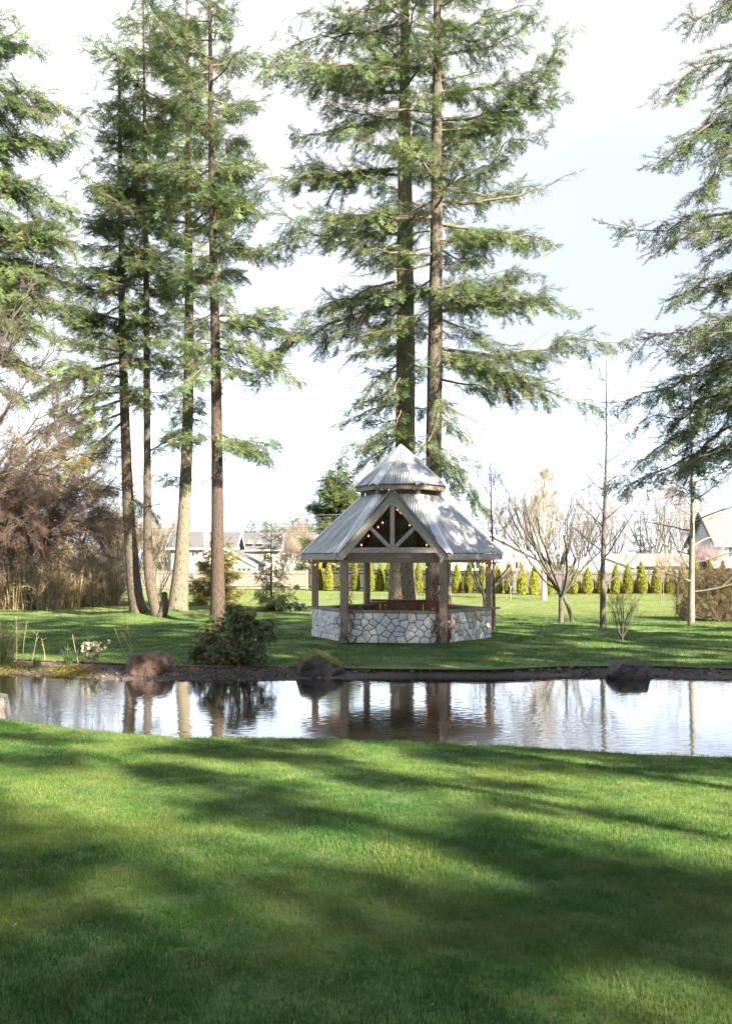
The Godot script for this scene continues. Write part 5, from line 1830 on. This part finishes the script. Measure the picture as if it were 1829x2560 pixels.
func bank_things():
	rng.seed = 601
	var d = 23.7
	boulder("brown flat-topped boulder on the pond bank beside the evergreen shrub", Vector3(xat(375, d), .05, -d), .2, Vector3(.6, .48, .5), [[Vector3(0, 1, .1), .72], [Vector3(.7, .45, .3), .78], [Vector3(-1, .25, .2), .82], [Vector3(-.2, .1, 1), .8], [Vector3(.8, -.3, .7), .78], [Vector3(.1, .5, 1), .8]], 3.0, Color(.125, .082, .064), -.35)
	d = 23.6
	boulder("dark boulder with bright green moss on its peak, below the gazebo", Vector3(xat(800, d), .0, -d), 0.0, Vector3(.64, .56, .5), [[Vector3(.62, 1, .1), .62], [Vector3(-.5, 1, .3), .8], [Vector3(-1, .2, .2), .8], [Vector3(.1, .25, 1), .74], [Vector3(1, .2, .1), .86], [Vector3(.8, -.6, .5), .75], [Vector3(-.35, .8, -.1), .86]], 9.0, Color(.085, .072, .066), .2)
	d = 23.2
	boulder("dark low boulder at the water edge across from the lone grey shrub", Vector3(xat(1570, d), .0, -d), -.15, Vector3(.54, .33, .45), [[Vector3(.1, 1, .1), .64], [Vector3(-.9, .6, .2), .72], [Vector3(1, .15, .1), .84], [Vector3(0, .2, 1), .8], [Vector3(-.3, -.2, 1), .85]], 15.0, Color(.08, .065, .06), -.6)
	d = 17.4
	boulder("grey upright stone at the near pond edge, cut by the frame", Vector3(xat(-20, d), -.04, -d), .1, Vector3(.36, .42, .3), [[Vector3(0, 1, .1), .62], [Vector3(1, .1, 0), .72], [Vector3(.3, .1, 1), .72], [Vector3(-1, 0, 0), .7]], 21.0, Color(.085, .082, .08), -.8)
	# dry stalks
	var groups = [["first", 46, 25.6, [[40, 1540, -6], [25, 1590, 10], [70, 1550, -10], [95, 1578, -18], [104, 1595, 6], [15, 1600, 20]]], ["second", 185, 25.2, [[182, 1585, 14], [170, 1610, -4], [196, 1630, 6]]], ["third", 330, 24.6, [[287, 1570, 44], [303, 1580, 42], [318, 1560, 24]]]]
	var names = ["cluster of tall pale dry stalks near the ornamental grass", "few pale broken stalks beside the white-flowered plant", "three pale dry stalks rising behind the brown boulder"]
	for k in 3:
		var q = groups[k]
		var base = on_ground(q[1], q[2])
		var mb = MB.new()
		mb.tinted = true
		for s in q[3]:
			mb.col = Color(.31, .24, .15) * rnd(.7, 1.15)
			var e = at(s[0], s[1], q[2] + rnd(-.2, .2)) - base
			var b = Vector3(xat(s[0] + s[2], q[2]) - base.x, -.03, rnd(-.2, .2))
			mb.tube(bent(b, (b + e) * .5 + Vector3(rnd(-.1, .1), 0, rnd(-.1, .1)), e, 7), taper(.011, .005, 7), 5)
			for j in 2:
				var c = b.lerp(e, rnd(.6, .95))
				mb.tube(pv([c, c + Vector3(rnd(-.15, .15), rnd(.02, .15), rnd(-.1, .1))]), taper(.005, .003, 1), 4)
		tag(part(self, "dry_stalks", mb, M.twig, Transform3D(Basis.IDENTITY, base)), names[k], "dry stalks", "dry stalks on the pond bank")
	var rs = MB.new()
	rs.tinted = true
	var rb = on_ground(1640, 24.6)
	for k in 26:
		rs.col = Color(.22, .16, .11) * rnd(.7, 1.2)
		var b = Vector3(rnd(-1.4, .5), 0, rnd(-.1, .3))
		rs.tube(bent(b, b + Vector3(rnd(-.05, .05), .3, 0), b + Vector3(rnd(-.2, .2), rnd(.2, .55), rnd(-.1, .1)), 4), taper(.005, .002, 4), 3)
	tag(part(self, "dry_stalks", rs, M.twig, Transform3D(Basis.IDENTITY, rb)), "sparse thin dead stems around the dark low boulder", "dry stalks", "dry stalks on the pond bank")
	# tufts of grass
	for q in [[172, 25.0, .42, 90, Color(.035, .085, .03), "dark green upright grass tuft between the dry stalks"], [92, 24.6, .26, 80, Color(.06, .1, .035), "low spreading green tuft at the water edge by the yellow moss"], [8, 25.6, 1.1, 260, Color(.06, .085, .035), "tall feathery ornamental grass cut by the frame edge"]]:
		var mb = MB.new()
		mb.tinted = true
		for k in q[3]:
			mb.col = q[4] * rnd(.6, 1.5)
			if q[2] > 1.0 and rng.randf() < .2:
				mb.col = Color(.2, .14, .085)
			var a = rnd(0, TAU)
			var b = Vector3(cos(a), 0, sin(a)) * rnd(0, .1) * (3.0 if q[2] > 1 else 1.0)
			var e = b + Vector3(cos(a) * rnd(.05, .5), rnd(.5, 1.05), sin(a) * rnd(.05, .5)) * q[2]
			mb.tube(bent(b, b + Vector3(0, q[2] * .55, 0), e, 4), taper(.006, .0015, 4), 3)
		tag(part(self, "grass_tuft", mb, M.twig, Transform3D(Basis.IDENTITY, on_ground(q[0], q[1]) + Vector3(0, -.04, 0))), q[5], "grass tuft")
	# white-flowered plant
	var base = on_ground(236, 25.1)
	var fp = thing("flowering_plant", "small plant with clusters of whitish flowers beside the brown boulder", "plant", base)
	var mb = MB.new()
	var fx := []
	var fc := []
	for k in 22:
		var e = Vector3(rnd(-.32, .34), rnd(.2, .58), rnd(-.15, .15))
		mb.tube(bent(Vector3(rnd(-.05, .05), -.02, 0), Vector3(e.x * .4, e.y * .7, 0), e, 4), taper(.006, .003, 4), 4)
		for j in 12:
			var flower = rng.randf() < .6 and e.y > .25
			fx.append(Transform3D(Basis.from_euler(Vector3(rnd(0, 6), rnd(0, 6), rnd(0, 6))).scaled(Vector3.ONE * rnd(.03, .055)), e + Vector3(rnd(-.06, .06), rnd(-.06, .05) - (0.0 if flower else .08), rnd(-.06, .06))))
			fc.append(Color(.5, .47, .36) * rnd(.7, 1.2) if flower else Color(.07, .12, .05) * rnd(.7, 1.3))
	part(fp, "stems", mb, M.limb)
	scatter(fp, "flowers", rosette(), M.leaf, fx, fc)
	# moss and fallen leaves on the soil
	var leaf = MB.new()
	leaf.tri(Vector3(-.5, 0, 0), Vector3(.5, 0, 0), Vector3(0, .2, 1))
	leaf.tri(Vector3(-.4, .15, .6), Vector3(.4, .05, .6), Vector3(.1, 0, -.8))
	var lm = leaf.done()
	for q in [[[60, 250], 4200, [Color(.2, .19, .015), Color(.13, .15, .015), Color(.2, .12, .03)], .02, "yellow-green moss mat at the water edge before the white-flowered plant", 185, 36, .5], [[-40, 75], 1800, [Color(.17, .16, .02), Color(.11, .13, .02), Color(.18, .11, .03)], .022, "yellowish moss below the ornamental grass at the frame edge", 10, 45, .55]]:
		var xf := []
		var co := []
		for k in q[1]:
			var u = q[5] + rng.randfn(0, 1) * q[6]
			var x0 = xat(u, 24.3)
			var dd = lerpf(along(far_shore, x0) + .12, along(far_turf, x0) - .1, clampf(rng.randfn(.35, .2), 0, 1))
			var t = (dd - along(far_shore, x0)) / (along(far_turf, x0) - along(far_shore, x0))
			xf.append(Transform3D(Basis.from_euler(Vector3(rnd(-.7, .7), rnd(0, 6), rnd(-.7, .7))).scaled(Vector3.ONE * q[3] * rnd(.6, 1.6)), Vector3(x0, lerpf(WATER - .05, 0.0, pow(clampf(t, 0, 1), .6)) + rnd(0, .05), -dd)))
			co.append(q[2][rng.randi() % 3] * rnd(.7, 1.25))
		tag(scatter(self, "moss", lm, M.leaf, xf, co), q[4], "moss")
	var xf := []
	var co := []
	for k in 5200:
		var u = rnd(250, 1829) if k % 2 else 600 + rng.randfn(0, 80)
		var x0 = xat(u, 24.0)
		var t = rnd(.12, 1.0)
		var dd = lerpf(along(far_shore, x0), along(far_turf, x0), t)
		xf.append(Transform3D(Basis.from_euler(Vector3(rnd(-.5, .5), rnd(0, 6), rnd(-.5, .5))).scaled(Vector3.ONE * rnd(.015, .04)), Vector3(x0, lerpf(WATER - .03, .0, pow(t, .6)) + rnd(0, .02), -dd)))
		var c = [Color(.16, .06, .03), Color(.12, .08, .05), Color(.2, .16, .12), Color(.06, .05, .04)][rng.randi() % 4]
		co.append(c * rnd(.6, 1.3))
	tag(scatter(self, "fallen_leaves", lm, M.leaf, xf, co), "brown and rusty fallen leaves strewn over the soil of the far pond bank", "fallen leaves")
	# cobbles and gravel along the far bank
	var cob := []
	var cc := []
	for k in 1700:
		var u = rnd(60, 1829)
		var x0 = xat(u, 24.0)
		var t = pow(rng.randf(), 1.5) * .95 + .02
		var dd = lerpf(along(far_shore, x0), along(far_turf, x0), t)
		var s = .012 + .05 * pow(rng.randf(), 4.0)
		cob.append(Transform3D(Basis.from_euler(Vector3(rnd(0, 6), rnd(0, 6), rnd(0, 6))).scaled(Vector3(s * rnd(.8, 1.5), s * .8, s * rnd(.8, 1.4))), Vector3(x0, lerpf(WATER - .05, -.01, pow(t, .6)) + s * .3, -dd)))
		cc.append(Color(.12, .1, .09).lerp(Color(.32, .29, .26), rng.randf()) * rnd(.5, 1.2))
	var pm = MB.new()
	var ring := []
	for k in 5:
		ring.append(Vector3(cos(k * TAU / 5) * rnd(.8, 1.1), rnd(-.2, .2), sin(k * TAU / 5) * rnd(.8, 1.1)))
	for k in 5:
		pm.face([ring[k], ring[(k + 1) % 5], Vector3(.1, .75, .1)], Vector3.ZERO)
		pm.face([ring[k], ring[(k + 1) % 5], Vector3(0, -.8, 0)], Vector3.ZERO)
	tag(scatter(self, "gravel", pm.done(), M.rock, cob, cc), "loose grey and brown gravel along the far pond bank", "gravel")
	# a curved twig lying on the lawn
	var tw = MB.new()
	tw.tube(bent(Vector3(-.3, .1, 0), Vector3(-.05, -.02, 0), Vector3(.36, .07, 0), 6), taper(.012, .006, 6), 5)
	tag(part(self, "fallen_twig", tw, M.fence, Transform3D(Basis.IDENTITY, on_ground(457, 34.0) + Vector3(0, .03, 0))), "pale curved twig lying on the shaded lawn before the reddish fir", "twig")


# ---------- fence, houses, wires ----------

func fence_line(a: Vector3, b: Vector3, h: float, m, label: String):
	var t = thing("fence", label, "fence", a)
	var L = a.distance_to(b)
	var n = int(round(L / 2.45))
	var dir = (b - a) / L
	var rot = Basis(dir, Vector3.UP, dir.cross(Vector3.UP))
	for k in n:
		var w = L / n
		var mb = MB.new()
		var boards = 17
		for j in boards:
			mb.box(Transform3D(rot, dir * (k * w + (j + .5) * w / boards) + Vector3(0, h * .5 + rnd(-.01, .01), 0)), Vector3(w / boards - .008, h - .06, .02), .002, Vector2(j * .7 + k, k * 3.1))
		var p = part(t, "board_panel", mb, m)
		p.set_meta("kind", "stuff")
		for y in [.3, h - .25]:
			beam(t, "rail", m, dir * (k * w + .05) + Vector3(0, y, 0) + rot.z * .04, dir * ((k + 1) * w - .05) + Vector3(0, y, 0) + rot.z * .04, .04, .09)
		beam(t, "cap_board", m, dir * (k * w) + Vector3(0, h + .02, 0), dir * ((k + 1) * w - .004) + Vector3(0, h + .02, 0), .12, .035)
	for k in n + 1:
		var mb = MB.new()
		mb.box(Transform3D(rot, dir * (k * L / n) + Vector3(0, h * .5 + .04, 0) + rot.z * .085 * -1.0), Vector3(.1, h + .1, .1), .006, Vector2(k, 2))
		part(t, "post", mb, m)


func house(label: String, where: Vector3, w: float, dp: float, wall_h: float, roof_h: float, facing: bool, wall_m, roof_m, wins: Array, o := {}) -> Node3D:
	var t = thing("house", label, "house", where, o.get("turn", 0.0), "houses beyond the fence")
	var oh = .45 if not facing else .16
	var wb = MB.new()
	wb.box(Transform3D(Basis.IDENTITY, Vector3(0, wall_h * .5, -dp * .5)), Vector3(w, wall_h, dp), .02)
	var wall = part(t, "wall", wb, wall_m)
	if facing:                       # gable towards the viewer
		var gb = MB.new()
		gb.prism(Transform3D(Basis.IDENTITY, Vector3(0, wall_h, -dp * .5)), [Vector2(-w * .5, .003), Vector2(w * .5, .003), Vector2(0, roof_h)], dp - .01)
		part(t, "gable", gb, wall_m)
		for s in [-1, 1]:
			var a = Vector3(0, wall_h + roof_h + .08, 0)
			var slope = Vector3(w * .5 * s, -roof_h, 0).normalized()
			var l = Vector2(w * .5, roof_h).length() + oh
			var rb = MB.new()
			var c = a + slope * l * .5 + Vector3(0, 0, -dp * .5)
			rb.box(Transform3D(Basis(slope, slope.cross(Vector3.BACK) * -1.0, Vector3.BACK), c), Vector3(l, .14, dp + 2 * oh), .01)
			part(t, "roof_slope", rb, roof_m)
			beam(t, "rake_board", M.white, a + slope * .02 + Vector3(0, -.06, oh + .02), a + slope * l + Vector3(0, -.06, oh + .02), .05, .24, Vector3.BACK.cross(slope) * s)
	else:                            # long slope towards the viewer
		var gb = MB.new()
		gb.prism(Transform3D(Basis(Vector3.BACK, Vector3.UP, Vector3.LEFT), Vector3(0, wall_h, -dp * .5)), [Vector2(-dp * .5, .003), Vector2(dp * .5, .003), Vector2(0, roof_h)], w - .01)
		part(t, "gable", gb, wall_m)
		for s in [-1, 1]:
			var a = Vector3(0, wall_h + roof_h + .08, -dp * .5)
			var slope = Vector3(0, -roof_h, dp * .5 * s).normalized()
			var l = Vector2(dp * .5, roof_h).length() + oh
			var rb = MB.new()
			rb.box(Transform3D(Basis(Vector3.RIGHT, Vector3.RIGHT.cross(slope) * -1.0, slope), a + slope * l * .5), Vector3(w + 2 * oh, .14, l), .01)
			part(t, "roof_slope", rb, roof_m)
			beam(t, "gutter_board", M.white, a + slope * (l + .03) + Vector3(-w * .5 - oh, -.08, 0), a + slope * (l + .03) + Vector3(w * .5 + oh, -.08, 0), .05, .22)
			for e in [-1, 1]:
				beam(t, "rake_board", o.get("rake", M.white), a + slope * .05 + Vector3(e * (w * .5 + oh + .03), -.1, 0), a + slope * l + Vector3(e * (w * .5 + oh + .03), -.1, 0), .05, .26, Vector3.RIGHT.cross(slope))
	for q in wins:
		var fb = MB.new()
		fb.box(Transform3D(Basis.IDENTITY, Vector3(q[0], q[1], .02)), Vector3(q[2] + .2, q[3] + .2, .1), .01)
		var f = part(t, "window", fb, M.white)
		var panes = q[4] if q.size() > 4 else 2
		for j in panes:
			var gm = MB.new()
			gm.box(Transform3D(Basis.IDENTITY, Vector3(q[0] + (j - (panes - 1) * .5) * q[2] / panes, q[1], .072)), Vector3(q[2] / panes - .08, q[3], .012), .002)
			part(f, "pane", gm, M.glass)
	return t


func chimney(t: Node3D, p: Vector3, s: Vector3):
	var mb = MB.new()
	mb.box(Transform3D(Basis.IDENTITY, p), s, .02)
	part(t, "chimney", mb, M.cream)


func beyond():
	rng.seed = 701
	# mulch under the arborvitae
	var rows := []
	for s in [-.55, 1.05]:
		var row := []
		for k in 26:
			var u = 770 + k * 45.0
			var d = lerpf(85.6, 75.8, clampf((u - 780) / 460.0, 0, 1)) + s
			row.append(Vector3(xat(u, d), .03, -d))
		rows.append(row)
	structure("mulch_bed", grid(rows), M.edging)
	fence_line(on_ground(-250, 93.0), on_ground(768, 87.4), 1.66, M.fence, "long pale sunlit board fence behind the four firs")
	fence_line(on_ground(774, 87.6), on_ground(1240, 77.9), 1.78, M.fence_grey, "dark grey board fence behind the first arborvitae, seen through the gazebo")
	fence_line(on_ground(1243, 77.8), on_ground(2150, 77.6), 1.78, M.fence_grey, "dark grey board fence behind the arborvitae from the gazebo to the brown bush")
	var d = 105.0
	var h1 = house("two-storey blue-grey house with a double window between the pale and reddish firs", Vector3(xat(505, d), 0, -d), 6.6, 6.0, 4.0, 1.5, false, M.siding, M.roof_grey, [[-.72, 3.45, .85, .85], [-.8, 1.3, 1.6, .5, 3]])
	d = 99.0
	house("low house with a long gable roof sloping down from the reddish fir", Vector3(xat(545, d), 0, -d), 7.6, 9.0, 2.0, 2.1, true, M.white, M.roof_grey, [[2.6, 1.6, 1.4, .4, 3], [-1.0, 1.6, 1.4, .4, 3]])
	d = 122.0
	var h3 = house("wide white house with grey roof and two small tan roof gables", Vector3(xat(642, d), 0, -d), 5.2, 8.0, 4.0, 1.9, false, M.cream, M.roof_grey, [[-1.5, 3.0, .8, .6], [1.2, 3.0, .8, .6]])
	chimney(h3, Vector3(-2.6, 5.6, -3.6), Vector3(.9, 1.0, .8))
	for x in [-.9, .3]:
		var mb = MB.new()
		mb.prism(Transform3D(Basis.IDENTITY, Vector3(x, 4.55, -.9)), [Vector2(-.4, 0), Vector2(.4, 0), Vector2(0, .55)], 1.6)
		part(h3, "roof_gable", mb, M.fence)
	d = 128.0
	var h4 = house("white house with a short grey roof and pale chimney near the gazebo eave", Vector3(xat(703, d), 0, -d), 2.7, 6.0, 3.6, 1.2, false, M.white, M.roof_grey, [])
	chimney(h4, Vector3(1.9, 4.4, -2.6), Vector3(1.1, 1.6, .9))
	d = 118.0
	house("low white house mostly hidden behind the young blue-green conifer", Vector3(xat(752, d), 0, -d), 3.2, 5.0, 2.2, 1.5, true, M.white, M.roof_grey, [[0, 1.7, .8, .5]])
	d = 92.0
	house("white gabled house behind the vase-shaped bare tree", Vector3(xat(1225, d), 0, -d), 9.5, 8.0, 2.6, 2.4, true, M.white, M.white, [[2.6, 2.1, .7, .6, 2], [-1.4, 2.1, .9, .6, 2]])
	d = 96.0
	house("long low house with a pinkish grey roof behind the lone grey shrub", Vector3(xat(1650, d), 0, -d), 8.5, 6.5, 2.25, .85, false, M.white, M.roof_tan, [[-2, 1.9, .8, .4], [1, 1.9, .8, .4]])
	d = 88.0
	house("white house with a low pale roof between the slim catkin tree and the arborvitae", Vector3(xat(1512, d), 0, -d), 5.0, 6.0, 2.0, .9, true, M.white, M.cream, [])
	d = 84.0
	house("grey-gabled house with beige roof and eaves darkened for shade at the frame edge", Vector3(xat(1905, d), 0, -d), 7.6, 7.0, 4.1, 2.6, false, M.siding, M.roof_tan, [[-2.3, 3.2, 1.3, 1.3, 1]], {"rake": M.dark})  # dark rake boards carry the shade under the overhang in their colour
	d = 80.0
	house("low white porch roof before the grey-gabled house", Vector3(xat(1868, d), 0, -d), 5.0, 3.0, 2.2, .5, false, M.white, M.cream, [[-.6, 1.9, .5, .35, 1]])
	# utility pole and wires
	d = 90.0
	var pole = thing("utility_pole", "tall thin grey pole carrying the wires between the pale and reddish firs", "utility pole", Vector3(xat(511, d), 0, -d))
	var pb = MB.new()
	pb.tube(pv([Vector3(0, -.2, 0), Vector3(0, 4, 0), Vector3(0, 9.4, 0)]), PackedFloat32Array([.11, .09, .05]), 10, true)
	part(pole, "shaft", pb, M.pole)
	for y in [4.9, 5.4, 5.9]:
		beam(pole, "crossarm", M.pole, Vector3(-.3, y, 0), Vector3(.5, y, 0), .07, .07)
	var wp = MB.new()
	wp.box(Transform3D(Basis.IDENTITY, Vector3(0, 2.7, 0)), Vector3(.38, 5.4, .38), .02)
	tag(part(self, "white_post", wp, M.white, Transform3D(Basis.IDENTITY, Vector3(xat(518, 93.0), 0, -93.0))), "thick white post standing next to the thin utility pole", "post")
	var k = 0
	var words = ["topmost", "second", "third", "fourth", "lowest"]
	for q in [[1290, 1228], [1311, 1256], [1319, 1266], [1330, 1283], [1336, 1290]]:
		var mb = MB.new()
		var a = at(-120, q[0] - 4, 88.0)
		var b = at(511, q[0], 89.8)
		var c = at(1950, q[1] - 6, 87.0)
		var ps = bent(a, (a + b) * .5 + Vector3.DOWN * .3, b, 8)
		var p2 = bent(b, (b + c) * .5 + Vector3.DOWN * 1.2, c, 24)
		for j in range(1, 25):
			ps.append(p2[j])
		mb.tube(ps, taper(.022, .022, ps.size() - 1), 4)
		tag(part(self, "power_line", mb, M.wire), "%s of the power lines strung across behind the gazebo" % words[k], "power line", "power lines beyond the fence")
		k += 1


func _ready():
	fbm.seed = 5
	fbm.frequency = 0.1
	fbm.fractal_octaves = 4
	rng.seed = 1
	sky_light()
	materials()
	shore_lines()
	ground()
	var g = gazebo()
	make_sprays()
	make_twigs()
	big_firs()
	shade_firs()
	beyond()
	arborvitae_row()
	bare_trees()
	weeping_tree()
	thicket()
	shrubs()
	bank_things()
	gazebo_things(g)
	grass()
	lawn_litter()
